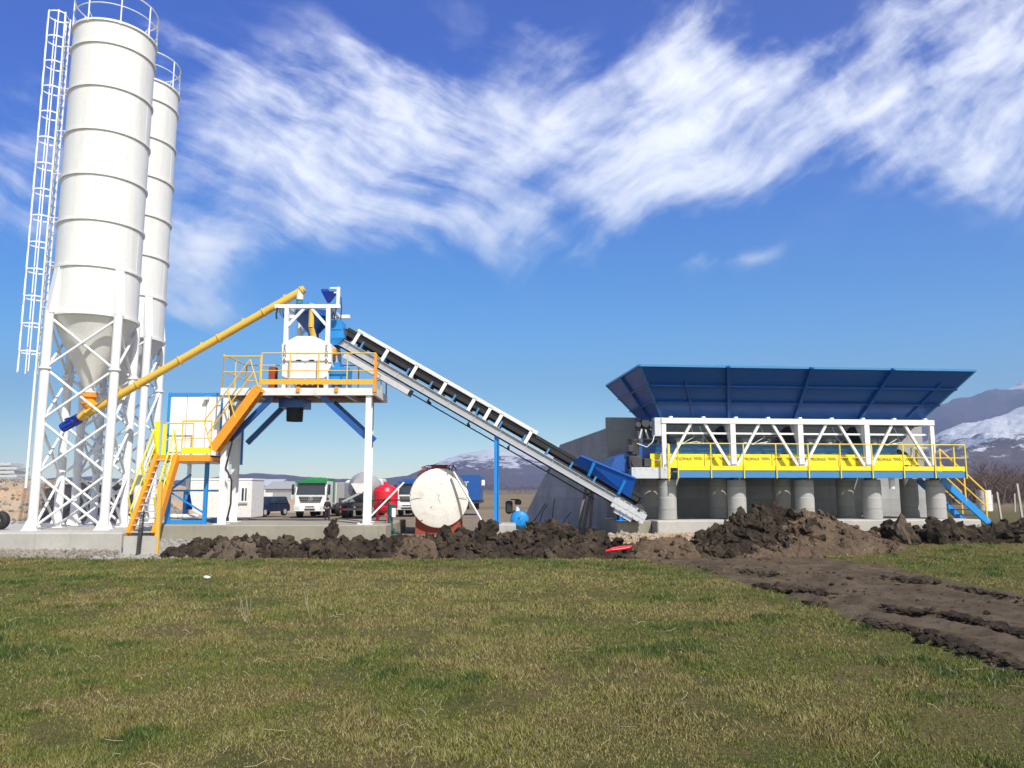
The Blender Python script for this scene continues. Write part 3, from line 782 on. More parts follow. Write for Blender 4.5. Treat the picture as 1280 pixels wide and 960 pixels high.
# truss
for b in (0.0, 2.9):
    a = MB(T); a.box(-.08,L+.08,b-.1,b+.1,ZT-.08,ZT+.09)
    for k in range(9): a.box(.2+k*1.1,.3+k*1.1,b-.07,b+.07,ZT+.09,ZT+.15)
    a.build('top_chord', M['white'], root)
    zb = ZD+.08
    for k in range(5):
        x=L*k/4; a = MB(T); w=.085 if 0<k<4 else .07
        a.box(x-w,x+w,b-w,b+w,zb,ZT-.08)
        if 0<k<4: a.sheet([(x-.085,b+.085,ZT-.08),(x-.085,b+.5,ZT-.08),(x-.085,b+.085,ZT-.7)],.01)
        a.build('truss_post', M['white'], root)
    for k in range(4):
        x=L*k/4; st=L/4
        for xa_,xb_ in ((x+st*.40,x+.12),(x+st*.60,x+st-.12)):
            a = MB(T); a.bar((xa_,b,ZT-.08),(xb_,b,zb+.12),.08,.08,(0,1,0)); a.build('truss_diagonal', M['white'], root)
    a = MB(T); z=ZV(541,25.3); a.box(.07,L-.07,b+.09,b+.13,z-.03,z+.03); a.build('mid_rail', M['white'], root)
a = MB(T)
for k in range(5):
    x=L*k/4; a.box(x-.06,x+.06,.1,2.8,ZT-.07,ZT+.07); a.cut()
a.build('cross_beam', M['white'], root)
# four bins under the hopper
for k in range(4):
    x0=L*k/4+.1; x1=L*(k+1)/4-.1; zc=3.38; xm=(x0+x1)/2
    a = MB(T)
    a.add([(x0,.4,h0),(x1,.4,h0),(x1,2.6,h0),(x0,2.6,h0),(xm-.55,1.0,zc),(xm+.55,1.0,zc),(xm+.55,1.7,zc),(xm-.55,1.7,zc)],
          [(0,1,5,4),(1,2,6,5),(2,3,7,6),(3,0,4,7),(4,5,6,7)])
    bn = a.build('bin', M['binsteel'], root)
    a = MB(T)
    for t in (.3,.65):
        a.bar(Vector((x0,.4,h0)).lerp(Vector((xm-.55,1,zc)),t)+Vector((0,-.03,0)),Vector((x1,.4,h0)).lerp(Vector((xm+.55,1,zc)),t)+Vector((0,-.03,0)),.05,.05); a.cut()
    a.build('rib', M['binsteel'], bn)
    for s in (-1,1):
        a = MB(T); a.rbox(xm+s*.35-.12,xm+s*.35+.12,.75,.95,zc-.12,zc+.12,.02); a.tube((xm+s*.35,.85,zc-.1),(xm+s*.35,.55,zc+.2),.05,10); a.build('gate_cylinder', M['galv'], bn)
# weighing belt: blue side frames, belt, drums
for b in (.62,2.1):
    a = MB(T); a.box(-.75,8.35,b-.04,b+.04,ZV(566,25.8),ZV(556,25.8)+.03); a.box(-.75,8.35,b-.1,b-.04,ZV(556,25.8)-.02,ZV(556,25.8)+.03); a.build('belt_side_frame', M['steelblue'], root)
a = MB(T); a.box(-.6,8.6,.75,1.95,ZV(563,25.8),ZV(560,25.8)); a.box(-.6,8.6,.75,1.95,ZD+.12,ZD+.15); a.build('belt', M['black'], root)
for xx in (-.65,8.6):
    a = MB(T); a.tube((xx,.72,ZD+.45),(xx,1.98,ZD+.45),.3,24); a.build('drum', M['darksteel'], root)
a = MB(T); a.box(-.7,9.6,.5,.6,ZD-.12,ZD+.1); a.box(-.7,9.6,2.1,2.2,ZD-.12,ZD+.1); 
for k in range(10): a.box(-.5+k,-.42+k,.6,2.1,ZD-.1,ZD+.05)
a.build('base_frame', M['blue'], root)
# yellow covers
yz0, yz1 = ZD+.03, ZV(567,25.5)
segs = [(-.32,.28,0),(.3,1.93,1),(2.02,2.95,0),(3.02,4.62,1),(4.72,5.05,0),(5.1,6.72,1),(6.8,8.35,2)]
ybase = .30
for i in range(4):
    x0 = L*i/4+.06-.0; x1=L*(i+1)/4-.0
    for (xa,xb) in ((x0,x0+1.38),(x0+1.40,x1)):
        a = MB(T)
        if i==3 and xa>x0: a.prism([(xa,ybase,yz0+.22),(xb-.3,ybase,yz0+.22),(xb-.6,ybase,yz1),(xa,ybase,yz1)],(0,.02,0))
        else: a.box(xa,xb,ybase,ybase+.02,yz0+.1,yz1)
        a.box(xa,xb,ybase-.003,ybase,yz0+.1,yz0+.11)
        p_ = a.build('belt_cover', M['yellow'], root)
        # hazard slashes at the ends
        s = MB(T)
        for e,sg in ((xa+.1,1),(xb-.32,-1)):
            for kk in range(4):
                q = e+.07*kk; s.bar((q-.05*sg+.0,ybase-.004,yz1-.2+.0),(q+.06*sg,ybase-.004,yz1-.08),.022,.004,(0,1,0)); s.cut()
        s.build('slash_mark', M['text'], p_)
        if xb-xa>1.0:
            c_ = A((xa+xb)/2,ybase-.004,yz1-.17); text_part('PROMAX',.135,Matrix.Translation(c_)@Matrix.Rotation(YAW2,4,'Z')@Matrix.Rotation(R(90),4,'X'),M['text'],p_)
a = MB(T); a.box(-.38,-.0,ybase,ybase+.02,yz0+.12,yz1); a.build('belt_cover', M['yellow'], root)
# walkway
wb = -.62
a = MB(T); a.box(.22,9.95,wb,wb+.04,ZD0,ZD); a.box(.22,9.95,-.02-.14,-.12,ZD0,ZD); a.build('walkway_beam', M['steelblue'], root)
a = MB(T); a.box(.22,9.95,wb+.04,-.17,ZD-.03,ZD+.01); a.box(9.3,9.95,-.1,1.3,ZD-.03,ZD+.01); a.build('walkway_floor', M['galv'], root)
a = MB(T); a.box(.24,9.95,wb-.012,wb-.002,ZD+.03,ZD+.17); a.box(9.95,9.96,wb,.2,ZD+.03,ZD+.17); a.build('toe_board', M['yellow'], root)
a = MB(T); z = ZD+.01; rh=.86
for x in [.25+1.077*k for k in range(10)]:
    a.box(x-.016,x+.016,wb-.05,wb-.012,ZD0-.02,z+rh)
a.box(.23,9.96,wb-.045,wb-.01,z+rh-.0,z+rh+.03); a.box(.23,9.96,wb-.04,wb-.012,z+rh*.5,z+rh*.5+.025)
a.box(9.93,9.97,-.1,-.06,z,z+rh); a.box(9.93,9.96,wb,-.06,z+rh,z+rh+.03)
a.box(-.08,-.03,wb-.05,wb-.0,ZD0-.05,z+rh); a.box(.1,.14,-.2,-.16,ZD0,z+rh)
a.box(9.3,9.34,1.26,1.3,z,z+rh); a.box(9.32,9.92,1.27,1.3,z+rh,z+rh+.03); a.box(9.32,9.92,1.27,1.3,z+rh*.5,z+rh*.5+.02)
a.build('railing', M['raillemon'], root)
# galvanised end beam and drive gear
a = MB(T); a.box(-1.15,.1,-.25,-.1,ZD0-.02,ZD+.13); a.box(-1.15,.1,1.9,2.05,ZD0-.02,ZD+.13); a.box(-1.15,-1.0,-.1,1.9,ZD0,ZD+.1)
for k in range(6): a.tube((-1.05+.2*k,-.27,ZD+.08),(-1.05+.2*k,-.25,ZD+.08),.02,8)
a.build('end_frame', M['galv'], root)
a = MB(T); a.tube((-.98,.1,ZD+.55),(-.98,.1,ZD+.98),.17,18); a.tube((-.98,.1,ZD+.98),(-.98,.1,ZD+1.05),.19,18)
a.rbox(-1.2,-.75,-.12,.3,ZD+.12,ZD+.5,.03); a.tube((-.97,-.18,ZD+.3),(-.97,-.1,ZD+.3),.16,16)
a.rbox(-1.22,-1.02,-.1,.2,ZD+.62,ZD+.85,.02)
for k in range(9):
    t=2*math.pi*k/9; a.box(-.98+math.cos(t)*.18-.01,-.98+math.cos(t)*.18+.01,.1+math.sin(t)*.18-.01,.1+math.sin(t)*.18+.01,ZD+.57,ZD+.95)
a.rbox(-.7,-.45,-.1,.2,ZD+.15,ZD+.42,.02)
a.build('gear_motor', M['darksteel'], root)
a = MB(T); a.path([(-.9,-.05,ZD+.9),(-.6,-.12,ZD+.78),(-.4,-.1,ZD+.95),(-.3,0,ZD+1.2)],.015,6); a.cut(); a.path([(-.5,0,ZD+.4),(-.2,-.1,ZD+.35),(-.1,-.1,ZD+.6)],.015,6)
a.build('cable', M['galv'], root)
a = MB(T); a.prism([(-1.75,.1,ZD+.1),(-1.15,.1,ZD-.05),(-.9,.1,ZD+.5),(-1.2,.1,ZD+.62),(-1.6,.1,ZD+.45)],(0,1.7,0)); a.build('discharge_hood', M['blue'], root)
a = MB(T); a.box(-.75,-.1,.55,.6,ZD+.3,ZD+.95); a.build('drive_guard', M['blue'], root)
a = MB(T); a.tube((-.5,.3,ZT-.05),(-.5,.5,ZT-.05),.14,14); a.tube((-.75,.3,ZT-.1),(-.75,.45,ZT-.1),.09,12); a.box(-.8,-.3,.5,.55,ZT-.3,ZT+.1)
a.build('pulley', M['darksteel'], root)
a = MB(T); a.bar((-.62,.4,ZT-.25),(-.7,.4,ZD+1.1),.05,.05); a.bar((-.5,.4,ZT-.25),(-.4,.4,ZD+1.1),.05,.05); a.box(-.3,0,-.05,.3,ZT-.5,ZT+.1); a.build('belt_tensioner', M['galv'], root)
# conduit and hoses hanging in front of the bins
a = MB(T)
for k,x in enumerate((1.0,1.3,3.4,5.9,8.1)):
    a.path([(x,.25,ZT-.15),(x+.1,.2,ZT-.5),(x+.35*(1 if k%2 else -1),.2,ZT-.75),(x+.2,.2,ZD+1.0)],.012,5); a.cut()
a.build('air_hose', M['galv'], root)
a = MB(T); a.tube((7.55,-.3,ZD0-.35),(7.55,-.3,ZD0),.09,12); a.build('drain_pipe', M['white'], root)
a = MB(T)
for k in range(5):
    x=L*k/4+.06; a.box(x-.11,x+.11,-.0,.2,ZV(599,25.2),ZD0+.02)
    a.cut(); a.box(x-.12,x+.12,1.5,1.7,ZV(599,25.2),ZD0+.1); a.cut()
a.box(-.5,9.6,-.0,.2,ZD0+.02,ZD-.02); a.cut(); a.box(-.5,9.6,1.5,1.7,ZD0+.1,ZD0+.2)
a.build('bearing_plate', M['darksteel'], root)
a = MB(T); a.box(-1.0,9.3,-.1,.49,ZD0+.1,ZD0+.12); a.build('added_shade_plate', M['galv'], root)  # added plate, closes the gap so sun stays off the rear columns

# columns
lab = ['leftmost','second from the left','middle','fourth from the left','rightmost']
for k,u in enumerate((834,921,1006,1090,1170)):
    Yc = 25.3 + .0958*L*k/4 + .1
    x = XU(u,625,Yc); a = MB()
    prof=[(.29,ZP),(.30,ZP+.02),(.295,ZP+.35)]
    for j in range(1,4): prof += [(.302,ZP+.35*j-.0),(.295,ZP+.35*j+.02)]
    prof += [(.295,ZD0-.08),(.27,ZD0-.05),(.001,ZD0-.05)]
    a.lathe(prof,(x,Yc,0),40)
    tag(a.build('concrete_column', M['column']), f'{lab[k]} of the five round concrete columns in the front row under the blue bins', 'column', 'front row columns under the bins')
for k in range(5):
    u = (812,897,977,1057,1137)[k]
    Yc = 26.95 + .0958*L*k/4
    x = XU(u,625,Yc); a = MB(); a.lathe([(.3,ZP),(.3,ZD0),(.001,ZD0)],(x,Yc,0),32)
    tag(a.build('concrete_column', M['column']), f'shaded round concrete column in the rear row, behind the {lab[k]} front column', 'column', 'rear row columns under the bins')
# slab
a = MB(T); a.rbox(-.45,10.35,-.62,2.9,-.2,ZP,.03); tag(a.build('foundation_slab', M['conc']), 'low pale concrete slab under the columns of the aggregate bins', 'slab')
a = MB(T); a.rbox(-1.6,-.47,.0,2.6,-.2,ZP-.02,.03); tag(a.build('conveyor_slab', M['concp']), 'small dull concrete slab under the tail end of the conveyor', 'slab')
# retaining walls
def zc(v,Y): return ZV(v,Y)
w0 = A(-1.55,3.35,0); 
ztw = zc(522,28.6)
a = MB(T); a.box(-1.1,11.1,3.3,3.62,-.2,ztw-.0)
tag(a.build('rear_retaining_wall', M['concw']), 'tall grey concrete wall behind the columns and bins', 'wall')
# side wing wall going back, with its step and ramped end
x0,y0 = XU(757,530,28.5),28.5
z0 = zc(535.5,y0); yB = 38.6; xB = XU(700,556,yB); yC=47; xC=XU(654,650,yC)
n = Vector((yB-y0, -(xB-x0),0)).normalized()*.35
p = [(x0,y0,-.2),(x0,y0,z0),(xB,yB,zc(556,yB)),(xC,yC,.15),(xC,yC,-.2)]
a = MB(); a.prism(p, n)
xe = A(-1.1,3.3,0); a.prism([(x0,y0,-.2),(xe.x-.004,xe.y,-.2),(xe.x-.004,xe.y,ztw),(x0,y0,ztw)],(.03,.3,0))
wing = a.build('wing_wall', M['concw']); tag(wing, 'long grey concrete wing wall with a stepped and sloping top left of the blue bins', 'wall')
a = MB(); q0 = Vector((x0+.37,y0+.35,0)); 
a.add([(x0+.4,y0+.35,-.2),(14.8,y0+1.6,-.2),(14.8,yB,-.2),(14.8,yC,-.2),(xC+.4,yC,-.2),(x0+.4,y0+.35,3.6),(14.8,y0+1.6,3.6),(14.8,yB,3.6),(14.8,yC,.1),(xC+.4,yC,.05),(xB+.4,yB,3.6)],
      [(5,6,7,10),(10,7,8,9),(0,5,10,9,4),(1,2,3,8,7,6),(0,1,6,5),(3,4,9,8)])
tag(a.build('loading_ramp', M['browndirt']), kind='structure')
# leaning timber props against the wall
for k,(u0,v0,u1,v1) in enumerate(((722,668,733,608),(728,668,739,612),(737,668,741,610))):
    a = MB(); a.bar(W(u0,v0,27.2),W(u1,v1,27.8),.1,.05); 
    tag(a.build('timber_plank', M['wood']), 'dark timber plank leaning on the shaded concrete wing wall', 'plank', 'planks leaning on the wing wall')
for k,(pts) in enumerate([[(672,664),(678,640),(684,631)],[(690,664),(691,640),(693,624)],[(655,668),(672,645),(682,629)],[(698,668),(706,650),(714,640)]]):
    a = MB(); a.path([W(u,v,26.2+.2*k) for u,v in pts],.018,6)
    tag(a.build('steel_rod', M['darksteel']), 'thin dark reinforcing rod sticking out of the mud beside the wing wall', 'rod', 'rods sticking out of the mud')

# ------------------------------------------------------------------ right hand stair
root = empty('blue_staircase', tuple(A(10.2,.7,.6)), 'steep light blue steel stair with yellow handrails at the right end of the walkway', 'stairs')
zt_ = ZD; Yn = 26.0; Yb = 26.9; wv = Vector((-.42,.70,0))
s_top = [Vector((XU(1177,600,Yn),Yn,ZV(599,Yn)))]; s_bot = [Vector((XU(1237,653,Yb),Yb,ZV(654,Yb)))]
s_top.append(s_top[0]+wv); s_bot.append(s_bot[0]+wv)
for i in range(2):
    a = MB(); a.bar(s_top[i],s_bot[i],.05,.24); a.build('stringer', M['skyblue'], root)
    h = MB(); u_=Vector((0,0,1.0))
    m = .12
    for t in (0,.5,.95):
        pp = s_top[i].lerp(s_bot[i],t); h.bar(pp,pp+u_,.045,.045,(1,0,0))
    h.bar(s_top[i]+u_,s_top[i].lerp(s_bot[i],.95)+u_,.045,.045); h.bar(s_top[i]+u_*.5,s_top[i].lerp(s_bot[i],.95)+u_*.5,.035,.035)
    h.build('handrail', M['railyellow'], root)
for k in range(8):
    t=(k+.5)/8; pp=s_top[0].lerp(s_bot[0],t); qq=s_top[1].lerp(s_bot[1],t)
    a = MB(); a.bar(pp+wv*.04,qq-wv*.04,.24,.03); a.build('tread', M['steelblue'], root)

# ================================================================== PADS
a = MB(); x0,x1 = -27, XU(151,680,22.6)
a.rbox(x0,x1,22.6,31,-.3,.68,.04); tag(a.build('silo_foundation', M['conc']), 'broad pale concrete foundation block that carries both silos', 'foundation')
a = MB(); a.rbox(XU(196,660,23.7),XU(482,660,23.7),23.7,28.2,-.3,padz,.03); tag(a.build('tower_foundation', M['concp']), 'long olive grey concrete foundation under the mixing tower', 'foundation')
# ================================================================== YARD OBJECTS
# storage tank (axis towards the camera)
tc = W(549,622.5,26.2); tr = 36.6/970*26.2/1.0
root = empty('storage_tank', (tc.x,27.5,.35), 'big white round tank end with chipped paint lying on a rusty red cradle', 'tank')
a = MB(); 
prof=[(.001,-.10),(.3*tr,-.093),(.6*tr,-.07),(.85*tr,-.03),(tr*.98,.0),(tr,.04),(tr,4.2),(tr*.6,4.35),(.001,4.4)]
a.M=Matrix.Translation(tc)@Matrix.Rotation(math.atan2(-tc.x,tc.y),4,'Z'); a.lathe(prof,(0,0,0),64,'y'); a.build('shell', M['tankwhite'], root, False)
TR=Matrix.Translation(tc)@Matrix.Rotation(math.atan2(-tc.x,tc.y),4,'Z')@Matrix.Translation(-tc)
a = MB(TR); a.box(tc.x-tr*.96,tc.x+tr*.96,tc.y-.074,tc.y-.06,tc.z-.006,tc.z+.006)
a.build('weld_seam', M['grey'], root)
a = MB(TR); y_c=tc.y-.1
a.path([(tc.x-.08,y_c,tc.z+.14),(tc.x-.01,y_c,tc.z+.06),(tc.x-.02,y_c,tc.z-.02),(tc.x+.04,y_c,tc.z-.17)],.009,5); a.path([(tc.x+.03,y_c,tc.z+.13),(tc.x-.01,y_c,tc.z+.05)],.009,5)
a.build('scratch', M['grey'], root)
a = MB()
for y in (26.35,28.8):
    xo=(y-tc.y)*tc.x/tc.y; pts=[(tc.x+xo-.80,y,.1),(tc.x+xo+.80,y,.1)]+[(tc.x+xo+tr*math.sin(R(t)),y,tc.z-tr*math.cos(R(t))) for t in (52,40,25,0,-25,-40,-52)]
    a.prism(pts,(0,.14,0))
a.build('cradle', M['rust'], root)
a = MB(); a.lathe([(.25,0),(.25,.12),(.32,.12),(.32,.17),(.001,.18)],(tc.x-.1,27.2,tc.z+tr-.03),20); a.cut()
rr=random.Random(3)
for k in range(14):
    x=tc.x-.55+k*.07; a.path([(x,26.5,tc.z+tr-.14),(x+rr.uniform(-.1,.1),26.45,tc.z+tr+rr.uniform(-.02,.12)),(x+rr.uniform(.05,.25),26.5,tc.z+tr+rr.uniform(-.08,.06))],.018,6)
a.cut(); a.path([(tc.x-.75,26.4,tc.z+.75),(tc.x-.6,26.3,tc.z+.9),(tc.x-.45,26.3,tc.z+.98)],.04,7)
a.cut(); a.path([(tc.x-.65,26.5,tc.z+tr+.02),(tc.x-.45,26.5,tc.z+tr+.1),(tc.x-.2,26.5,tc.z+tr+.1),(tc.x,26.5,tc.z+tr-.02)],.015,6)
a.build('top_fitting', M['rust'], root)
a = MB(); a.tube(W(567,590,26),W(605,656,25.6),.04,8); tag(a.build('prop_pole', M['galv']), 'pale grey pole leaning against the right side of the round white tank', 'pole')
a = MB(); a.tube(W(505,603,25.2),W(463,646,24.6),.03,8); a.tube(W(463,646,24.6),W(436,662,24.0),.03,8); tag(a.build('water_pipe', M['white2']), 'thin pale pipe slanting down in front of the red pressure vessel', 'pipe')
# pressure vessel
v0 = Vector((XU(481.5,640,26.6),26.6,padz)); pr = 15.2/970*26.6
root = empty('pressure_vessel', v0, 'upright bright red pressure vessel on legs right of the white tower leg', 'pressure vessel')
zt_, zb_ = ZV(606,26.6), ZV(641,26.6)
a = MB(); a.lathe([(.001,zt_+.02),(pr*.5,zt_-.02),(pr*.85,zt_-.1),(pr,zt_-.22),(pr,zb_+.2),(pr*.85,zb_+.09),(pr*.5,zb_+.01),(.001,zb_-.01)],(v0.x,v0.y,0),36); a.tube((v0.x,v0.y,zt_),(v0.x,v0.y,zt_+.1),.07,12)
a.build('shell', M['red'], root)
for k in range(3):
    t=R(-60-120*k); a=MB(); x,y=v0.x+math.cos(t)*pr*.62,v0.y+math.sin(t)*pr*.62; a.bar((x,y,padz),(x,y,zb_+.1),.09,.09,(1,0,0)); a.build('leg', M['red'], root)
a = MB(); z=ZV(625,26.1); a.tube((v0.x-pr-.25,26.1,z),(v0.x+.9,26.1,z),.022,8); a.lathe([(.07,-.03),(.07,.03),(.001,.03)],(v0.x-.12,26.08,z),12); a.tube((v0.x+.0,26.1,z),(v0.x+.25,26.1,z),.055,10); a.build('water_pipe', M['cable'], root)
# pump
pb = Vector((XU(489,650,24.9),24.9,.45)); root = empty('water_pump', pb, 'small dark teal vertical pump with a white tag in front of the red vessel', 'pump')
a = MB(); a.tube((pb.x,pb.y,ZV(644,24.9)),(pb.x,pb.y,ZV(632,24.9)),.12,16); a.tube((pb.x,pb.y,ZV(632,24.9)),(pb.x,pb.y,ZV(631,24.9)+.02),.135,16)
for k in range(10):
    t=2*math.pi*k/10; a.bar((pb.x+math.cos(t)*.125,pb.y+math.sin(t)*.125,ZV(643,24.9)),(pb.x+math.cos(t)*.125,pb.y+math.sin(t)*.125,ZV(634,24.9)),.015,.015)
a.build('motor', M['teal'], root)
a = MB(); a.tube((pb.x-.03,pb.y,.45),(pb.x-.03,pb.y,ZV(645,24.9)),.08,12); a.tube((pb.x-.03,pb.y,.6),(pb.x-.03,pb.y,.68),.15,14); a.tube((pb.x-.28,pb.y,.56),(pb.x+.25,pb.y,.56),.05,10); a.build('pump_body', M['teal'], root)
a = MB(); a.box(pb.x+.04,pb.x+.16,pb.y-.16,pb.y-.13,ZV(646,24.9),ZV(635,24.9)); a.build('label_plate', M['white'], root)
# compressor
cb = W(649.5,650,26.0); root = empty('air_compressor', (cb.x,cb.y,.5), 'blue air compressor tank with a black motor on top beside the light blue post', 'compressor')
r_=.31
a = MB(); 
for s in (0,): a.lathe([(.001,-.12),(r_*.6,-.09),(r_*.9,-.02),(r_,.06),(r_,1.2),(r_*.7,1.32),(.001,1.35)],cb,32,'y')
a.tube((cb.x,cb.y-.16,cb.z+.1),(cb.x,cb.y-.1,cb.z+.1),.03,8)
a.build('tank', M['skyblue'], root)
a = MB(); x=cb.x-.2; zz=cb.z+r_
a.rbox(x-.27,x-.03,cb.y+.1,cb.y+.5,zz-.1,ZV(626,26.2),.05); a.rbox(x+.04,x+.26,cb.y+.12,cb.y+.4,ZV(631,26),ZV(625,26),.03); a.bar((x-.2,cb.y+.2,zz-.1),(x+.05,cb.y+.2,zz-.03),.1,.08); a.bar((x-.1,cb.y+.1,ZV(624.5,26)),(x+.2,cb.y+.1,ZV(624.5,26)),.04,.04)
a.build('motor', M['cable'], root)
a = MB(); a.rbox(x+.08,x+.2,cb.y+.05,cb.y+.4,zz-.06,ZV(631,26),.02); a.build('pump_head', M['white'], root)
a = MB(); 
for s in (-.22,.22): a.bar((cb.x+s,cb.y+.2,.4),(cb.x+s*.8,cb.y+.2,cb.z-.15),.05,.05,(0,1,0))
a.build('leg', M['cable'], root)

# ------------------------------------------------------------------ site cabin
def gz(x,y): return float(site_h(np.array([x]),np.array([y]))[0])
Yc=48
cx0,cx1 = XU(231,630,Yc),XU(314,630,Yc); g0=gz((cx0+cx1)/2,Yc); zt_=ZV(600,Yc)
root = empty('site_cabin', ((cx0+cx1)/2,Yc+1.2,g0), 'white container cabin with a small shuttered window seen behind the tower legs', 'cabin')
a = MB(); a.rbox(cx0,cx1,Yc,Yc+2.4,g0+.18,zt_,.04); a.build('wall', M['white2'], root)
a = MB(); a.box(cx0-.03,cx1+.03,Yc-.03,Yc+2.43,zt_,zt_+.1); a.build('roof', M['white'], root)
wx0,wx1=XU(300,615,Yc),XU(308.5,615,Yc)
a = MB(); a.box(wx0,wx1,Yc-.03,Yc-.005,ZV(628,Yc),ZV(607,Yc)); wn=a.build('window', M['white'], root)
a = MB(); a.box(wx0+.12,wx0+.25,Yc-.04,Yc-.03,ZV(626,Yc),ZV(610,Yc)); a.box(wx0+.33,wx0+.42,Yc-.04,Yc-.03,ZV(626,Yc),ZV(610,Yc)); a.build('pane', M['glass'], wn)
a = MB(); a.box(wx0-.05,wx1+.08,Yc-.09,Yc-.0,ZV(630,Yc),ZV(628.6,Yc)); a.build('sill', M['grey'], wn)
for k in range(3):
    a=MB(); x=cx0+.3+(cx1-cx0-.8)*k/2; a.box(x,x+.3,Yc+.1,Yc+.5,g0-.1,g0+.18); a.build('support_block', M['concw'], root)

def wheel(root, x, y, z, r, w, axis='x', name='wheel'):
    a=MB(); ax=Vector((1,0,0)) if axis=='x' else Vector((0,1,0)); c=Vector((x,y,z))
    a.tube(c-ax*w/2,c+ax*w/2,r,22); o=a.build(name, M['black'], root)
    a=MB(); a.tube(c-ax*(w/2+.012),c+ax*(w/2+.012),r*.55,14); a.build('rim', M['grey'], o)
# ------------------------------------------------------------------ trucks, facing the camera
def truck(u0,u1,vb,vt,Y,label,body,kind,name,cabm='white'):
    x0,x1=XU(u0,620,Y),XU(u1,620,Y); w=x1-x0; cx=(x0+x1)/2; g=ZV(vb,Y); t=ZV(vt,Y); H=t-g
    root=empty(name,(cx,Y+3,g),label,'truck')
    zb=g+H*.28; zg=g+H*.40; zw=g+H*.60; zr=g+H*.93
    a=MB()
    # cab shell with raked screen
    pr_=[(0,Y,zb),(0,Y-.02,zw),(0,Y+.16,zr),(0,Y+.4,zr+.1),(0,Y+1.9,zr+.1),(0,Y+1.9,zb)]
    a.prism([(x0+.06,p[1],p[2]) for p in pr_],(w-.12,0,0)); a.build('cab',M[cabm],root)
    a=MB(); b=[(x0+.14,Y-.035,zw+.04),(x1-.14,Y-.035,zw+.04),(x1-.2,Y+.125,zr-.06),(x0+.2,Y+.125,zr-.06)]; a.sheet(b,.02); ws=a.build('windscreen',M['glass'],root)
    a=MB(); a.box(x0+.05,x1-.05,Y-.12,Y+.1,zr-.02,zr+.14); a.build('sun_visor',M[body],root)
    a=MB(); a.prism([(x0+w*.14,Y-.05,zw-.1),(x1-w*.14,Y-.05,zw-.1),(x1-w*.2,Y-.05,zg+.02),(x0+w*.2,Y-.05,zg+.02)],(0,.045,0)); gr=a.build('grille',M['darksteel'],root)
    a=MB()
    for k in range(3): z=zg+.08+(zw-.14-zg)*k/3; a.box(x0+w*.2,x1-w*.2,Y-.062,Y-.05,z,z+.02)
    a.build('slat',M['grey'],gr)
    if kind=='star':
        a=MB(); c=Vector((cx,Y-.075,(zg+zw)/2)); rr_=.14
        pts=[c+Vector((rr_*math.cos(t_),0,rr_*math.sin(t_))) for t_ in [2*math.pi*k/20 for k in range(21)]]
        a.path(pts,.012,5)
        for k in range(3): t_=R(90+120*k); a.cone(c,c+Vector((rr_*math.cos(t_),0,rr_*math.sin(t_))),.025,.005,6)
        a.build('emblem',M['galv'],gr)
    a=MB(); a.rbox(x0,x1,Y-.18,Y+.35,g+H*.17,g+H*.335,.04); bp=a.build('bumper',M[cabm],root)
    a=MB(); a.box(cx-.35,cx+.35,Y-.2,Y-.18,g+H*.2,g+H*.25); a.box(cx-.3,cx+.3,Y-.195,Y-.18,g+H*.28,g+H*.31); a.build('air_intake',M['darksteel'],bp)
    for s in (x0+.08,x1-.42):
        a=MB(); a.box(s,s+.34,Y-.195,Y-.18,g+H*.22,g+H*.31); a.build('headlight',M['glassy'],bp)
    for s,xx in ((-1,x0-.12),(1,x1+.12)):
        a=MB(); a.rbox(xx-.08,xx+.08,Y-.02,Y+.06,zw+.02,zr-.12,.015); a.bar((xx,Y+.05,zr-.2),(x0 if s<0 else x1,Y+.2,zr-.1),.03); a.build('mirror',M['cable'],root)
    for s in (x0+.2,x1-.2):
        for yy in (Y+.8,Y+4.5,Y+5.8): wheel(root,s,yy,g+.48,.48,.3)
    a=MB(); a.box(x0+.3,x1-.3,Y+.35,Y+7,g+.5,g+.8); a.build('chassis',M['darksteel'],root)
    if kind in('star','tip'):
        a=MB(); a.rbox(x0+.12,x1-.45,Y+2.1,Y+4.2,g+1.0,zr+.34,.04); a.build('dump_body',M[body],root)
    return root,x0,x1,g,zr
m,t,b=newmat('headlight_lens'); b.inputs['Base Color'].default_value=(.6,.62,.62,1); b.inputs['Roughness'].default_value=.15; M['glassy']=m
truck(368,409,647.5,600,53.5,'white cab truck with a green visor and green body between the tower legs','green','star','dump_truck')
truck(496,521,645,601,56,'white cab truck with a blue body between the red vessel and round tank','blue','tip','blue_bodied_truck','white')
# mixer truck seen from behind/front: drum with chute
Y=51; x0,x1=XU(424,620,Y),XU(462,620,Y); cx=(x0+x1)/2; g=ZV(648,Y)
root=empty('mixer_truck',(cx,Y+3,g),'mixer truck seen from behind with grey drum and chute, left of the white leg','mixer truck')
a=MB(); dd=Vector((cx+.25,Y+.6,ZV(606,Y))); a.cone(dd,dd+Vector((0,1.2,-.15)),.5,1.05,28); a.cone(dd+Vector((0,1.2,-.15)),dd+Vector((0,2.6,-.4)),1.05,1.1,28); a.cone(dd+Vector((0,2.6,-.4)),dd+Vector((0,3.8,-.7)),1.1,.7,28); a.build('drum',M['grey'],root)
a=MB(); a.add([(cx-.3,Y+.2,dd.z+.1),(cx+.85,Y+.2,dd.z+.1),(cx+.45,Y+.2,dd.z-.55),(cx+.1,Y+.2,dd.z-.55),(cx-.2,Y+.7,dd.z+.1),(cx+.75,Y+.7,dd.z+.1),(cx+.4,Y+.6,dd.z-.55),(cx+.15,Y+.6,dd.z-.55)],[(0,1,2,3),(4,5,6,7),(0,3,7,4),(1,2,6,5),(3,2,6,7)]); a.build('hopper',M['white2'],root)
a=MB(); a.bar((cx+.3,Y+.1,dd.z-.55),(cx-.7,Y-.5,dd.z-1.1),.35,.08); a.build('chute',M['grey'],root)
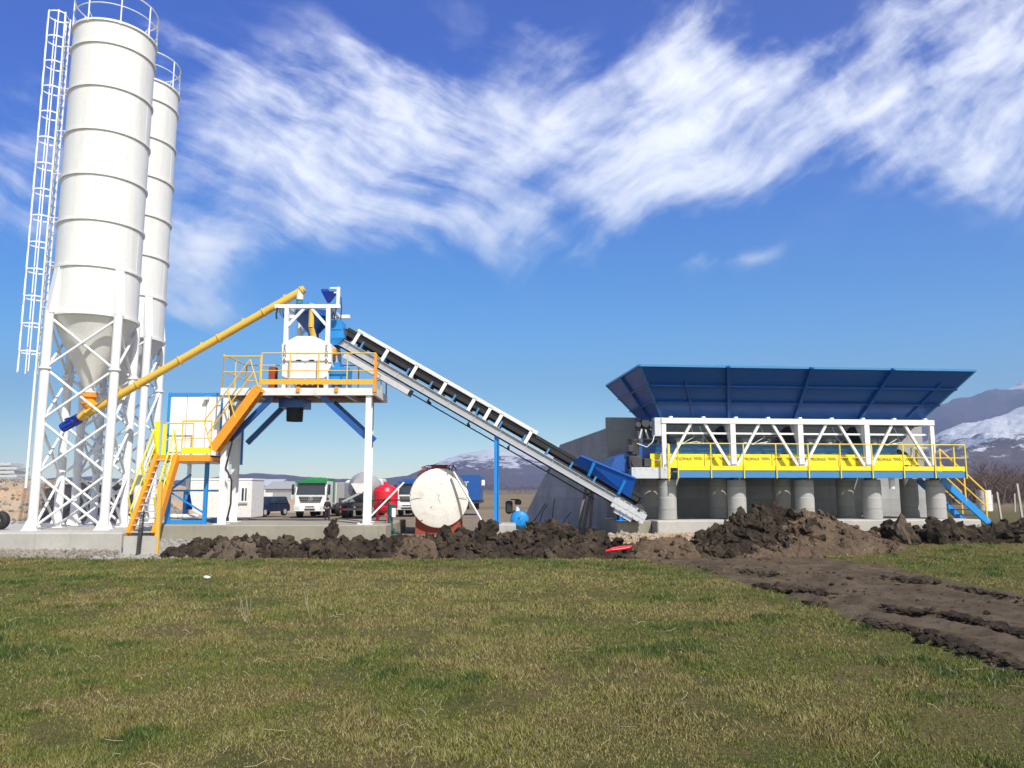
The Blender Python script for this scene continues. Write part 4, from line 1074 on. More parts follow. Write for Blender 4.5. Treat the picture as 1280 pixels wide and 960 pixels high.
a=MB(); a.box(x0+.1,x1,Y+.2,Y+6.5,g+.75,g+1.0); a.box(x0,x1+.1,Y+.0,Y+.15,g+.5,g+.68); a.box(x0-.05,x0+.35,Y+.1,Y+.5,g+.9,g+1.3)
for s in (x0+.5,x1-.1): a.bar((s,Y+.4,g+1),(cx+.25+(s-cx-.2)*.5,Y+.5,dd.z-.2),.09,.09)
a.build('chassis',M['darksteel'],root)
for s in (x0+.25,x1-.1):
    for yy in (Y+.9,Y+2.2,Y+5.5): wheel(root,s,yy,g+.5,.5,.35)
a=MB(); a.rbox(x0,x1,Y+5,Y+6.8,g+.8,g+2.6,.06); a.build('cab',M['white2'],root)
for s in (x0+.1,x1-.3):
    a=MB(); a.box(s,s+.3,Y-.02,Y,g+.53,g+.65); a.build('tail_light',M['red'],root)
# grey-white truck side behind
Y=58; x0,x1=XU(411,620,Y),XU(430,620,Y); g=ZV(643,Y)
root=empty('silver_trailer',((x0+x1)/2,Y+2,g),'pale grey box trailer standing between the green visor truck and the mixer truck','trailer')
a=MB(); a.rbox(x0,x1,Y,Y+5,g+.7,ZV(603,Y),.03); a.build('box_body',M['grey'],root)
a=MB(); a.box(x0+.5,x0+.56,Y-.02,Y,g+.8,ZV(604,Y)); a.box(x0+.02,x0+.1,Y-.02,Y,g+.8,ZV(604,Y)); a.build('door_post',M['white'],root)
for s in (x0+.2,x1-.2): wheel(root,s,Y+1,g+.45,.45,.3)
# blue box container truck
Y=60; x0,x1=XU(574,620,Y),XU(600,620,Y); g=ZV(637,Y)
root=empty('blue_container_truck',((x0+x1)/2,Y+2,g),'dark blue container on a truck chassis just right of the round white tank','container truck')
a=MB(); a.rbox(x0,x1,Y,Y+6,ZV(626,Y),ZV(593.5,Y),.04); bx=a.build('container',M['blue'],root)
a=MB(); a.box(x0+.5,x0+.56,Y-.03,Y,ZV(612,Y),ZV(602,Y)); a.box(x0+.4,x0+.72,Y-.03,Y,ZV(603,Y),ZV(602,Y)); a.build('white_mark',M['white'],bx)
a=MB(); a.box(x0+.2,x1+.1,Y+.1,Y+6,ZV(629,Y),ZV(626,Y)-.02); a.build('chassis',M['darksteel'],root)
for s in (x0+.5,x1-.3): wheel(root,s,Y+1.2,g+.45,.45,.35)
a=MB(); a.rbox(x1+.1,x1+.35,Y+.2,Y+.5,ZV(607,Y),ZV(600,Y),.02); a.build('lamp',M['white'],root)
# dark blue estate car, three-quarter view
root=None
def car():
    Y=55; g=ZV(646,Y); c=Vector((XU(324,630,Y),Y+1.5,g))
    T=Matrix.Translation(c)@Matrix.Rotation(R(-16),4,'Z')
    root=empty('parked_car',c,'dark blue estate car parked beside the white site cabin','car')
    w=.78; H=1.38
    low=[(-1.9,.35),(-1.95,.62),(-1.1,.82),(1.85,.85),(1.95,.6),(1.9,.32)]
    a=MB(T); a.prism([(-w,y,z) for y,z in low],(2*w,0,0)); a.build('body',M['carblue'],root)
    a=MB(T); a.add([(-w+.02,-1.1,.82),(w-.02,-1.1,.82),(w-.02,1.8,.85),(-w+.02,1.8,.85),(-w+.14,-.4,H),(w-.14,-.4,H),(w-.14,1.6,H),(-w+.14,1.6,H)],[(0,1,5,4),(1,2,6,5),(2,3,7,6),(3,0,4,7),(4,5,6,7)]); a.build('roof',M['carblue'],root)
    def win(p): b=MB(T); b.sheet(p,.012); b.build('window',M['glass'],root)
    b=MB(T); b.sheet([(-w+.1,-1.06,.86),(w-.1,-1.06,.86),(w-.2,-.47,H-.05),(-w+.2,-.47,H-.05)],.03); b.build('windscreen',M['glass'],root)
    for s in (-1,1):
        b=MB(T); b.sheet([(s*(w+.0),-.75,.9),(s*(w+.0),.4,.9),(s*(w-.11),.4,H-.08),(s*(w-.11),-.35,H-.08)],.02); b.build('side_window',M['glass'],root)
        b=MB(T); b.sheet([(s*(w+.0),.5,.9),(s*(w+.0),1.6,.9),(s*(w-.11),1.4,H-.08),(s*(w-.11),.5,H-.08)],.02); b.build('side_window',M['glass'],root)
        b=MB(T); b.box(s*.48-.17,s*.48+.17,-1.97,-1.92,.58,.7); b.build('headlight',M['glassy'],root)
        for y in (-1.25,1.25):
            b=MB(T); b.tube((s*(w-.16),y,.31),(s*(w+.02),y,.31),.31,20); wh=b.build('wheel',M['black'],root)
            b=MB(T); b.tube((s*(w+.0),y,.31),(s*(w+.035),y,.31),.18,14); b.build('rim',M['galv'],wh)
    b=MB(T); b.box(-.5,.5,-1.98,-1.94,.36,.5); b.build('bumper',M['darksteel'],root)
car()
# person by the truck
def person():
    Y=47; x=XU(409,640,Y); g=gz(x,Y); H=ZV(622.5,Y)-g
    root_g=Vector((x,Y,g)); k=H/1.75
    J={'pel':(0,0,.95,.15),'belly':(0,0,1.12,.15),'chest':(0,0,1.32,.17),'neck':(0,0,1.48,.06),'head0':(0,-.01,1.56,.085),'head':(0,-.01,1.66,.1),
       'shl':(-.17,0,1.40,.075),'ell':(-.25,.02,1.13,.05),'wrl':(-.22,-.12,.92,.035),'hl':(-.21,-.17,.85,.035),
       'shr':(.17,0,1.40,.075),'elr':(.24,.03,1.13,.05),'wrr':(.24,-.05,.88,.035),'hr':(.24,-.08,.80,.035),
       'hpl':(-.1,0,.9,.11),'knl':(-.12,-.02,.5,.075),'anl':(-.12,.02,.09,.05),'fl':(-.13,-.14,.04,.04),
       'hpr':(.1,0,.9,.11),'knr':(.13,-.03,.5,.075),'anr':(.15,.02,.09,.05),'fr':(.17,-.14,.04,.04)}
    E=[('pel','belly'),('belly','chest'),('chest','neck'),('neck','head0'),('head0','head'),('chest','shl'),('shl','ell'),('ell','wrl'),('wrl','hl'),('chest','shr'),('shr','elr'),('elr','wrr'),('wrr','hr'),('pel','hpl'),('hpl','knl'),('knl','anl'),('anl','fl'),('pel','hpr'),('hpr','knr'),('knr','anr'),('anr','fr')]
    def skin(name,keys,extra,mt,parent,mats=None):
        keys=[q for q in J if q in keys]; idx={q:i for i,q in enumerate(keys)}
        me=bpy.data.meshes.new(name); me.from_pydata([tuple(root_g*0+Vector(J[q][:3])*k) for q in keys],[(idx[p],idx[q]) for p,q in E if p in idx and q in idx],[])
        o=bpy.data.objects.new(name,me); C.objects.link(o)
        me.materials.append(mt)
        o.modifiers.new('Skin','SKIN'); o.modifiers.new('Sub','SUBSURF').levels=2; o.modifiers['Sub'].render_levels=2
        for i,q in enumerate(keys):
            r=(J[q][3]+extra)*k; me.skin_vertices[0].data[i].radius=(r,r*.8)
        me.skin_vertices[0].data[0].use_root=True
        if parent: o.parent=parent
        else: o.location=root_g
        return o
    p=skin('person',set(J),0,M['skin'],None)
    tag(p,'person in dark clothes standing at the right front corner of the green visor truck','person')
    skin('jacket',{'pel','belly','chest','neck','shl','ell','wrl','shr','elr','wrr'},.02,M['clothes'],p)
    skin('trousers',{'pel','hpl','knl','anl','fl','hpr','knr','anr','fr'},.018,M['clothes'],p)
    h=MB(); h.lathe([(.001,.115*k),(.07*k,.10*k),(.105*k,.05*k),(.108*k,0),(.1*k,-.03*k)],(0,.012*k,1.66*k),16); o=h.build('hair',M['cable'],p); o.location=(0,0,0)
person()
# far pale sheds and bank in the middle distance
def shed(u0,u1,vt,vb,Y,label,mt,roofm):
    x0,x1=XU(u0,610,Y),XU(u1,610,Y); g=gz((x0+x1)/2,Y)-.3; z=ZV(vt,Y)
    root=empty('shed',((x0+x1)/2,Y+4,g),label,'shed')
    a=MB(); a.box(x0,x1,Y,Y+8,g,z-.7); a.build('wall',M[mt],root)
    a=MB(); a.prism([(x0-.3,Y-.4,z-.75),(x0-.3,Y+4,z+.3),(x0-.3,Y+8.4,z-.75),(x0-.3,Y+8.2,z-.85),(x0-.3,Y+4,z+.15),(x0-.3,Y-.2,z-.85)],(x1-x0+.6,0,0)); a.build('roof',M[roofm],root)
    a=MB(); a.box(x0+1,x0+3.5,Y-.03,Y,g+.3,z-1.2); a.build('door',M['grey'],root)
shed(298,345,601,618,120,'low pale shed behind the parked car, far off','white2','galv')
shed(332,366,604,622,105,'low shed with a grey roof far off left of the green visor truck','white2','grey')
shed(430,452,602,618,130,'small grey shed far off behind the mixer truck','grey','white2')
# grey panel stack on the bank at the far left
for k in range(4):
    Y=41; x0=XU(-60,590,Y); x1=XU((21,17,20,12)[k],590,Y); z=ZV(597.5,Y)+k*.21
    a=MB(); a.rbox(x0,x1,Y,Y+1.2,z,z+.17,.02)
    for s in (x0+1,x1-1.2): a.box(s,s+.08,Y+.05,Y+1.1,z+.17,z+.21)
    tag(a.build('stacked_beam',M['galv']),('lowest','second','third','topmost')[k]+' of the long grey steel beams stacked on the dirt bank at the far left','beam','beams stacked on the bank')
# tyre by the silo pad
a=MB(); c=W(-1,657,24.2); a.lathe([(.1,-.12),(.22,-.14),(.28,-.08),(.28,.08),(.22,.14),(.1,.12),(.1,-.12)],Vector((c.x,c.y,.68+.28)),24,'y'); tag(a.build('old_tyre',M['black']),'black tyre standing on the silo foundation at the far left','tyre')
# white barrel on the right
Y=36; a=MB(); c=W(1230,640,Y); g=gz(c.x,Y); a.lathe([(.001,0),(.31,0),(.32,.04),(.31,.3),(.325,.32),(.31,.34),(.31,.6),(.325,.62),(.31,.64),(.31,.95),(.001,.95)],(XU(1230,625,Y),Y,ZV(632,Y)-.25),24); tag(a.build('white_barrel',M['white2']),'white barrel standing in the rough grass right of the blue stairs','barrel')
# fence posts
FP=[(1251,1246,615,640,31,.035),(1277,1271,604.5,638,31,.04),(1268,1268,617,631,44,.035),(1240,1240,618,630,50,.035)]
fl=['short leaning concrete post nearest the white barrel','tall leaning concrete post at the right edge','thin upright post between the two leaning posts','small distant post left of both leaning posts']
for k,(ub,ut,vt,vb,Y,w_) in enumerate(FP):
    a=MB(); p=W(ub,vb,Y); q=W(ut,vt,Y); p.z-=.4; a.bar(p,q,w_*1.8,w_*1.8,(0,1,0)); tag(a.build('fence_post',M['conc']),fl[k],'post','fence posts at the right')
# litter: red sheet, white paper
a=MB(); g0=G(757,689,.03); pts=[G(757,689,.06),G(772,684,.1),G(786,683,.12)]
a.path([W(757,689,21.7),W(765,687.5,21.7),W(775,686.5,21.75),W(787,684.5,21.8)],.04,8); a.path([W(757,689,21.7),W(766,685.5,21.78),W(778,683.5,21.8),W(790,683,21.8),W(787,684.5,21.8)],.03,8)
tag(a.build('red_hose',M['red']),'bright red corrugated hose lying on the grass beside the mud heap','hose')
a=MB(); p=G(258,724,0); a.blob((p.x,p.y,.035),.06,2,.5,(1.2,1,.6),seed=5); tag(a.build('crumpled_paper',M['white']),'crumpled white piece of paper lying on the lawn','litter')
# ================================================================== GROUND
lowE = [(775,697),(870,711),(940,731),(1000,750),(1080,777),(1150,796),(1210,822),(1240,838),(1310,852),(1420,885)]
upE = [(1420,775),(1280,743),(1200,729),(1120,713),(1045,703),(1000,694),(900,680),(775,684)]
poly = [G(u,v) for u,v in lowE+upE]
PX = np.array([p.x for p in poly]); PY = np.array([p.y for p in poly])
def polyd(x, y):
    ins = np.zeros(x.shape,bool); dm = np.full(x.shape,1e9); n=len(PX)
    for i in range(n):
        j=(i+1)%n; x0,y0,x1,y1=PX[i],PY[i],PX[j],PY[j]
        c=((y0>y)!=(y1>y)) & (x < (x1-x0)*(y-y0)/(y1-y0+1e-12)+x0); ins^=c
        dx,dy=x1-x0,y1-y0; t=np.clip(((x-x0)*dx+(y-y0)*dy)/(dx*dx+dy*dy),0,1)
        dm=np.minimum(dm,np.hypot(x-x0-t*dx,y-y0-t*dy))
    return np.where(ins,dm,-dm)
def lined(x,y,pts):
    dm=np.full(x.shape,1e9); P=[G(u,v) for u,v in pts]
    for p,q in zip(P[:-1],P[1:]):
        dx,dy=q.x-p.x,q.y-p.y; t=np.clip(((x-p.x)*dx+(y-p.y)*dy)/(dx*dx+dy*dy),0,1)
        dm=np.minimum(dm,np.hypot(x-p.x-t*dx,y-p.y-t*dy))
    return dm
RUTS=[[(960,738),(1030,746),(1110,765),(1200,775),(1300,800)],[(880,712),(980,722),(1080,722),(1180,735),(1300,757)],[(1000,752),(1090,782),(1170,798),(1240,828),(1330,850)]]
def axis(segs):
    out=[]
    for a_,b_,st in segs: out+=list(np.arange(a_,b_,st))
    return np.array(out+[segs[-1][1]])
def geo(a_,b_,n): return list(a_*(b_/a_)**(np.arange(1,n+1)/n))
xs_ = np.concatenate([[-x for x in reversed(geo(20,9000,34))], np.arange(-20,20.01,.1), geo(20.1,9000,34)])
ys_ = np.concatenate([[-60,-30,-12,-4,0,2],np.arange(3.5,26,.09), np.arange(26.2,60,.6), geo(60,9000,40)])
X,Yg = np.meshgrid(xs_,ys_)
pd_ = polyd(X,Yg); near=(Yg<27)
mudm = ss(-.15,.25,pd_+.25*fbm(X*1.3,Yg*1.3,3,22))*near
H = site_h(X,Yg)
bump = fbm(X*2.2,Yg*2.2,4,40)
rut = np.zeros_like(X); 
for rr_ in RUTS:
    d_=lined(X,Yg,rr_)+.12*fbm(X*1.2,Yg*1.2,2,31); rut += -.08*np.exp(-(d_/.16)**2)+.09*np.exp(-((d_-.38)/.13)**2)*(.4+.8*vn(X*3,Yg*3,77))
H = H + mudm*(.045*bump+.6*rut+.06*np.maximum(0,fbm(X*5,Yg*5,3,50))) + (1-mudm)*.014*fbm(X*1.8,Yg*1.8,3,60)*(Yg<40)
verts = np.stack([X,Yg,H],-1).reshape(-1,3)
ny,nx = X.shape
idx = np.arange(nx*ny).reshape(ny,nx)
quads = np.stack([idx[:-1,:-1],idx[:-1,1:],idx[1:,1:],idx[1:,:-1]],-1).reshape(-1,4)
def npmesh(name, v, q, smooth=True):
    me=bpy.data.meshes.new(name); me.vertices.add(len(v)); me.vertices.foreach_set('co',v.astype(np.float32).ravel())
    k=q.shape[1]; me.loops.add(q.size); me.loops.foreach_set('vertex_index',q.astype(np.int32).ravel())
    me.polygons.add(len(q)); me.polygons.foreach_set('loop_start',np.arange(0,q.size,k,dtype=np.int32)); 
    me.polygons.foreach_set('use_smooth',np.full(len(q),smooth)); me.update(); me.validate(); return me
gm = npmesh('ground',verts,quads)
def attr(me,name,val):
    at=me.attributes.new(name,'FLOAT','POINT'); at.data.foreach_set('value',np.asarray(val,np.float32).ravel())
attr(gm,'mud',mudm)
sitem = ss(21.6,22.6,Yg+.25*fbm(X*.8,Yg*.8,3,9))*(1-ss(70,100,Yg))
right = ss(1200,1235,640+X/np.maximum(Yg,1)*970)   # right field is rough grass
sitem = sitem*(1-ss(15.5,17.0,X+.0*Yg)*ss(26,34,Yg))*np.where((X>9)&(Yg<24.5),ss(23.0,23.8,Yg+.3*fbm(X*.8,Yg*.8,3,9)),1)
attr(gm,'site',sitem)
ground=bpy.data.objects.new('ground',gm); C.objects.link(ground); tag(ground,kind='structure')
m,t,b=newmat('ground_surface')
co=t('ShaderNodeTexCoord').outputs['Object']
n1=t.noise(co,.35,4,.6); n2=t.noise(co,1.7,6,.65); n3=t.noise(co,22,5,.7); n4=t.noise(co,70,3,.7)
g=t.mix(t.ramp(n1,.38,.62),(.098,.108,.03),(.155,.138,.048)); g=t.mix(t.ramp(n2,.45,.65),g,(.18,.135,.06)); g=t.mix(t.math('MULTIPLY',t.ramp(n3,.4,.65),.6),g,(.045,.042,.015))
# far field
z=t('ShaderNodeSeparateXYZ',{0:co}); 
far=t.ramp(z.outputs[1],30,120); fg=t.mix(t.ramp(t.noise(co,.02,5,.6),.4,.6),(.26,.19,.125),(.19,.155,.085)); g=t.mix(far,g,fg)
s1=t.mix(t.ramp(t.noise(co,.5,5,.6),.35,.65),(.30,.235,.16),(.23,.18,.125)); s1=t.mix(t.ramp(t.noise(co,4,5,.65),.45,.7),s1,(.17,.13,.09)); s1=t.mix(t.math('MULTIPLY',t.ramp(n3,.5,.7),.5),s1,(.40,.34,.26))
sa=t('ShaderNodeAttribute',attribute_name='site').outputs['Fac']; ma=t('ShaderNodeAttribute',attribute_name='mud').outputs['Fac']
sf=t.ramp(t.math('ADD',sa,t.math('MULTIPLY',t.math('SUBTRACT',n2,.5),.8)),.4,.6)
c=t.mix(sf,g,s1)
mm=t.mix(t.ramp(t.noise(co,1.1,5,.6),.35,.65),(.095,.070,.045),(.155,.117,.078)); mm=t.mix(t.ramp(t.noise(co,5,6,.7),.48,.68),mm,(.065,.048,.036)); mm=t.mix(t.math('MULTIPLY',t.ramp(n4,.55,.75),.5),mm,(.28,.22,.16))
mf=t.ramp(t.math('ADD',ma,t.math('MULTIPLY',t.math('SUBTRACT',t.noise(co,3.5,6,.7),.5),1.3)),.42,.58)
c=t.mix(mf,c,mm)
t.l.new(c,b.inputs['Base Color']); b.inputs['Roughness'].default_value=.95; b.inputs['Specular IOR Level'].default_value=.15
hh=t.math('ADD',t.math('MULTIPLY',n3,1.0),t.math('MULTIPLY',n4,.5)); t.l.new(t('ShaderNodeBump',{'Height':hh,'Strength':.9,'Distance':.05}).outputs[0],b.inputs['Normal'])
gm.materials.append(m)

# ------------------------------------------------------------------ grass blades
rng=np.random.default_rng(4)
NB=760000
y_=4.6*(24.2/4.6)**rng.random(NB)
x_=(rng.random(NB)*2-1)*(y_*.74+1.5)
wl=(rng.random(NB)<.5)
pdm=polyd(x_,y_)+.25*fbm(x_*1.3,y_*1.3,3,22)+.12*fbm(x_*5,y_*5,2,2)
keep=(pdm<.03)|((rng.random(NB)<.04)&(pdm<.5))
lim=np.where(x_>9,23.7,22.1)+.25*fbm(x_*.8,y_*.8,3,9)
keep&=(y_<lim+.1)
keep&=~((fbm(x_*1.1,y_*1.1,4,301)>.30)&(rng.random(NB)<.75))
x_=x_[keep];y_=y_[keep];nb=len(x_)
z_=site_h(x_,y_)+.012*fbm(x_*1.8,y_*1.8,3,60)
patch=1.25*fbm(x_*.42,y_*.55,3,101)+.10*np.exp(-((x_-.5)/4)**2)-.08*ss(3,8,np.abs(x_)); patch2=fbm(x_*1.5,y_*1.5,3,131); tuft=fbm(x_*2.4,y_*1.9,2,151)
fine=fbm(x_*6,y_*6,2,171)
hgt=(.011+.020*rng.random(nb))*(1+.7*np.clip(tuft*2.2,-.5,1.6))*(1+.02*y_)
straw=(rng.random(nb)<.08+.20*ss(-.05,.45,patch+.6*patch2))
hgt=np.where(straw,hgt*1.15,hgt)
wid=.0019+.00040*y_
ang=rng.random(nb)*6.283; lean=np.where(straw,.4+1.0*rng.random(nb),.15+.8*rng.random(nb))*hgt
la=rng.random(nb)*6.283
bx=np.cos(ang)*wid; by=np.sin(ang)*wid
tipx=x_+np.cos(la)*lean; tipy=y_+np.sin(la)*lean
V=np.empty((nb,3,3)); V[:,0]=np.stack([x_-bx,y_-by,z_-.004],-1); V[:,1]=np.stack([x_+bx,y_+by,z_-.004],-1); V[:,2]=np.stack([tipx,tipy,z_+hgt],-1)
me=npmesh('grass',V.reshape(-1,3),np.arange(nb*3).reshape(-1,3),False)
gcol=np.array([.132,.155,.032]); ycol=np.array([.20,.195,.05]); dcol=np.array([.055,.095,.018]); scol=np.array([.36,.31,.16]); bcol=np.array([.225,.165,.06])
w1=ss(-.22,.30,patch+.6*patch2)[:,None]; base=gcol*(1-w1)+ycol*w1
w2=(ss(.15,.5,tuft)*(1-ss(-.1,.35,patch)))[:,None]; base=base*(1-w2)+dcol*w2
w3=ss(.0,.4,patch2+.5*fine+.5*patch)[:,None]*.6; base=base*(1-w3)+bcol*w3
sc_=scol*(.5+.6*rng.random(nb))[:,None]
colr=np.where(straw[:,None],sc_*.75+base*.25,base)*(.8+.4*rng.random(nb))[:,None]
ca=me.color_attributes.new('tint','FLOAT_COLOR','POINT'); cc=np.ones((nb,3,4),np.float32); cc[:,:,:3]=colr[:,None,:]; ca.data.foreach_set('color',cc.ravel())
grass=bpy.data.objects.new('grass',me); C.objects.link(grass); tag(grass,'short patchy green and straw coloured grass covering the lawn','grass',kind='stuff')
m,t,b=newmat('grass_blade'); t.l.new(t('ShaderNodeAttribute',attribute_name='tint').outputs['Color'],b.inputs['Base Color']); b.inputs['Roughness'].default_value=.6; b.inputs['Specular IOR Level'].default_value=.25
me.materials.append(m)
# dead stalks lying on the lawn
rs=random.Random(8)
a=MB()
for k in range(170):
    y=5+rs.random()**1.5*13; x=rs.uniform(-1,1)*y*.68; z=.03; q=rs.uniform(0,6.28); L_=rs.uniform(.06,.2)
    if polyd(np.array([x]),np.array([y]))[0]>-.3: continue
    p0=Vector((x,y,z)); p1=p0+Vector((math.cos(q)*L_*.5,math.sin(q)*L_*.5,rs.uniform(0,.05))); p2=p1+Vector((math.cos(q+.5)*L_*.5,math.sin(q+.5)*L_*.5,rs.uniform(-.04,.03)))
    a.path([p0,p1,p2],.0014+.00016*y,4)
M['straw']=mat('dry_straw',(.36,.31,.2),.9,dirt=.3)
tag(a.build('dead_stalks',M['straw'],None,False),'pale dead stalks scattered over the lawn','stalks',kind='stuff')
for (u,v,lb) in ((306,778,'taller dry weed standing in the lawn on the left'),(386,768,'single thin dry stem standing in the lawn left of centre')):
    p=G(u,v); a=MB()
    for k in range(5 if u==306 else 2):
        q=rs.uniform(-.9,.9); a.path([p,p+Vector((.03*k-.05,rs.uniform(-.02,.02),.16)),p+Vector((.05*k-.1+q*.04,0,.3+.04*(k%3)))],.004,4)
    tag(a.build('dry_weed',M['straw'],None,False),lb,'weed')

# ================================================================== MUD HEAPS
def heap(name,pts,y0,y1,mt,label,res=.035,rough=.2,clods=350,cs=(.04,.15),seed=1,skew=.55,yl=None,drop=.10,flat=True):
    # pts: (x, top z) profile along x ; ground base at y0..y1
    pts=sorted(pts); px=np.array([p[0] for p in pts]); pz=np.array([p[1] for p in pts])-drop
    xs=np.arange(px[0]-.3,px[-1]+.3,res); ys=np.arange(y0-.2,y1+.3,res)
    XX,YY=np.meshgrid(xs,ys)
    top=np.interp(XX,px,pz); tt=(YY-(y0+.12*fbm(XX*1.3,XX*0+seed,3,seed)))/(y1-y0)
    prof=np.clip(1-np.abs((tt-skew)/np.where(tt<skew,skew,1-skew)),0,1)
    prof=prof**.72
    ends=ss(px[0]-.2,px[0]+.25,XX)*(1-ss(px[-1]-.25,px[-1]+.2,XX))
    gb=site_h(XX,YY)
    amp=rough*np.clip(prof*3,0,1)*ends
    r1=1-np.abs(fbm(XX*1.7,YY*1.7,4,seed+3))*2.6; r2=fbm(XX*6,YY*6,3,seed+7,.6)
    Z=gb-.08+(np.maximum(top-gb,0.02)+.08)*prof*ends+amp*(.6*fbm(XX*2.4,YY*2.4,3,seed+1)+.45*r1-.25+.35*r2+.30*(1-2.5*np.abs(fbm(XX*4.5+3,YY*4.5,4,seed+21,.65))))
    XX2=XX+.06*fbm(XX*7,YY*7,2,seed+11); YY2=YY+.06*fbm(XX*7+9,YY*7,2,seed+12)
    v=np.stack([XX2,YY2,Z],-1).reshape(-1,3); ny,nx=XX.shape; idx=np.arange(nx*ny).reshape(ny,nx)
    q=np.stack([idx[:-1,:-1],idx[:-1,1:],idx[1:,1:],idx[1:,:-1]],-1).reshape(-1,4)
    me=npmesh(name,v,q,not flat)
    rs_=np.random.default_rng(seed); allv=[v]; allq=[q]; off=len(v)
    # clods as displaced icospheres
    iv,if_=ICO[2]; if_=np.array(if_)
    tv=[];tf=[];o2=0
    cxs=px[0]+rs_.random(clods)*(px[-1]-px[0]); cts=rs_.random(clods)**1.0
    for k in range(clods):
        x=cxs[k]; y=y0+cts[k]*(y1-y0)*.75-.05
        i=int(np.clip((x-xs[0])/res,0,nx-1)); j=int(np.clip((y-ys[0])/res,0,ny-1)); z=Z[j,i]
        r=cs[0]*.6+(cs[1]*1.15-cs[0]*.6)*rs_.random()**3.2
        if top[0,i]-gb[0,i]<.12: r*=.5
        s=rs_.random(3)*1.0+.45; A_=Matrix.Rotation(rs_.random()*6.28,3,Vector(rs_.random(3)-.5).normalized())
        w=iv*s; nn=fbm(w[:,0]*1.6+k,w[:,1]*1.6+w[:,2]*1.3,2,k%97); n4_=fbm(w[:,0]*4.3-k,w[:,1]*4.3+w[:,2]*3.7,2,k%89); w=w*(1+.8*nn+.35*n4_)[:,None]*r
        w=w@np.array(A_).T; w=w+np.array([x,y,z+r*.25]); tv.append(w); tf.append(if_+o2); o2+=len(iv)
    o=bpy.data.objects.new(name,me); C.objects.link(o); me.materials.append(mt)
    if tv:
        import bmesh
        m2=npmesh(name+'_c',np.concatenate(tv),np.concatenate(tf),False)
        bm=bmesh.new(); bm.from_mesh(me); bm.from_mesh(m2); bm.to_mesh(me); bm.free(); bpy.data.meshes.remove(m2)
    xm=(px[0]+px[-1])/2; me.transform(Matrix.Translation((-xm,-y0,0))); o.location=(xm,y0,0)
    return tag(o,label,'mud heap',kind='stuff')
def prof(lst,Y): return [(XU(u,v,Y),ZV(v,Y)) for u,v in lst]
Yh=22.9
heap('mud_heap',prof([(206,690),(225,678),(250,673),(275,669),(300,673),(330,669),(355,672),(372,675),(395,673),(412,668),(440,672),(465,671),(478,668),(512,671)],Yh),22.05,23.65,M['mud'],'row of dark wet mud lumps in front of the tower foundation',clods=420,seed=3,rough=.15,drop=.13)
heap('mud_heap',prof([(500,676),(520,672),(545,668),(560,662),(585,660),(612,666),(645,664),(668,655),(690,649),(710,652),(730,664),(755,668),(775,678),(800,688)],Yh+.2),22.0,24.4,M['mud'],'long heap of dark mud clods below the conveyor and the white tank',clods=560,seed=13,cs=(.05,.17),rough=.16,drop=.13)
heap('soil_heap',prof([(785,684),(805,671),(825,667),(850,668),(866,675),(880,688)],22.6),21.9,23.4,M['browndirt'],'small brown soil heap between the red hose and the big heap',clods=120,seed=23,rough=.08,cs=(.02,.09))
heap('mud_heap',prof([(850,684),(870,667),(885,653),(905,647),(925,637),(950,631),(975,633),(1000,637),(1015,641)],23.4),22.2,24.2,M['mud'],'dark rugged mud heap in front of the second and third columns',clods=420,seed=33,cs=(.04,.17),rough=.17,drop=.22)
heap('soil_heap',prof([(885,688),(920,668),(960,648),(985,634),(1010,631),(1035,637),(1055,646),(1085,657),(1110,668),(1135,681)],23.2),21.9,24.4,M['browndirt'],'biggest brown soil heap, right of the dark rugged heap',clods=260,seed=43,rough=.10,drop=.18,cs=(.03,.13),skew=.6)
heap('mud_heap',prof([(1085,676),(1100,662),(1115,655),(1130,661),(1150,663),(1165,650),(1180,652),(1200,662),(1215,668),(1235,655),(1262,652),(1300,658),(1350,664),(1420,670)],23.7),23.0,24.5,M['mud'],'row of dark mud lumps in front of the right hand end of the slab and stairs',clods=500,seed=53,cs=(.05,.2),rough=.2,drop=.14)
heap('soil_heap',prof([(492,684),(505,675),(522,671),(540,676),(552,686)],22.3),21.95,22.9,M['browndirt'],'small brown soil heap in the dark mud row left of the white tank',clods=90,seed=63,rough=.08,cs=(.02,.08),drop=0)
heap('soil_heap',prof([(255,690),(275,677),(300,674),(322,680),(335,690)],22.2),21.95,22.9,M['mudpale'],'low pale dried mud heap in the dark row near the left end',clods=90,seed=73,rough=.08,cs=(.02,.09),drop=0)
def clod(u,v,Y,r,sc,seed,label,mt='mud'):
    a=MB(); p=W(u,v,Y); a.blob(p,r,3,.75,sc,seed,True); tag(a.build('mud_clod',M[mt]),label,'mud clod')
clod(1130,668,23.2,.36,(.75,.7,1.15),4,'large upright grey mud block standing in front of the fourth column','mudpale')
clod(1172,664,23.1,.42,(.9,.7,.85),9,'large dark mud block in front of the rightmost column')
clod(415,665,23.2,.27,(.7,.7,1.3),12,'tall thin mud lump against the tower foundation, left of the thin pale pipe')
clod(609,664,23.3,.3,(.9,.7,1.1),15,'upright mud lump beside the concrete footing of the light blue post')
clod(1207,727,19.0+.7,.24,(1.6,.9,.35),19,'flat dark clod lying alone beside the muddy track')
clod(1262,832,9.6,.12,(2.6,1.1,.45),29,'ragged wet clod at the lower right edge of the muddy track')
a=MB(); rq=np.random.default_rng(77); cnt=0
iv2=None
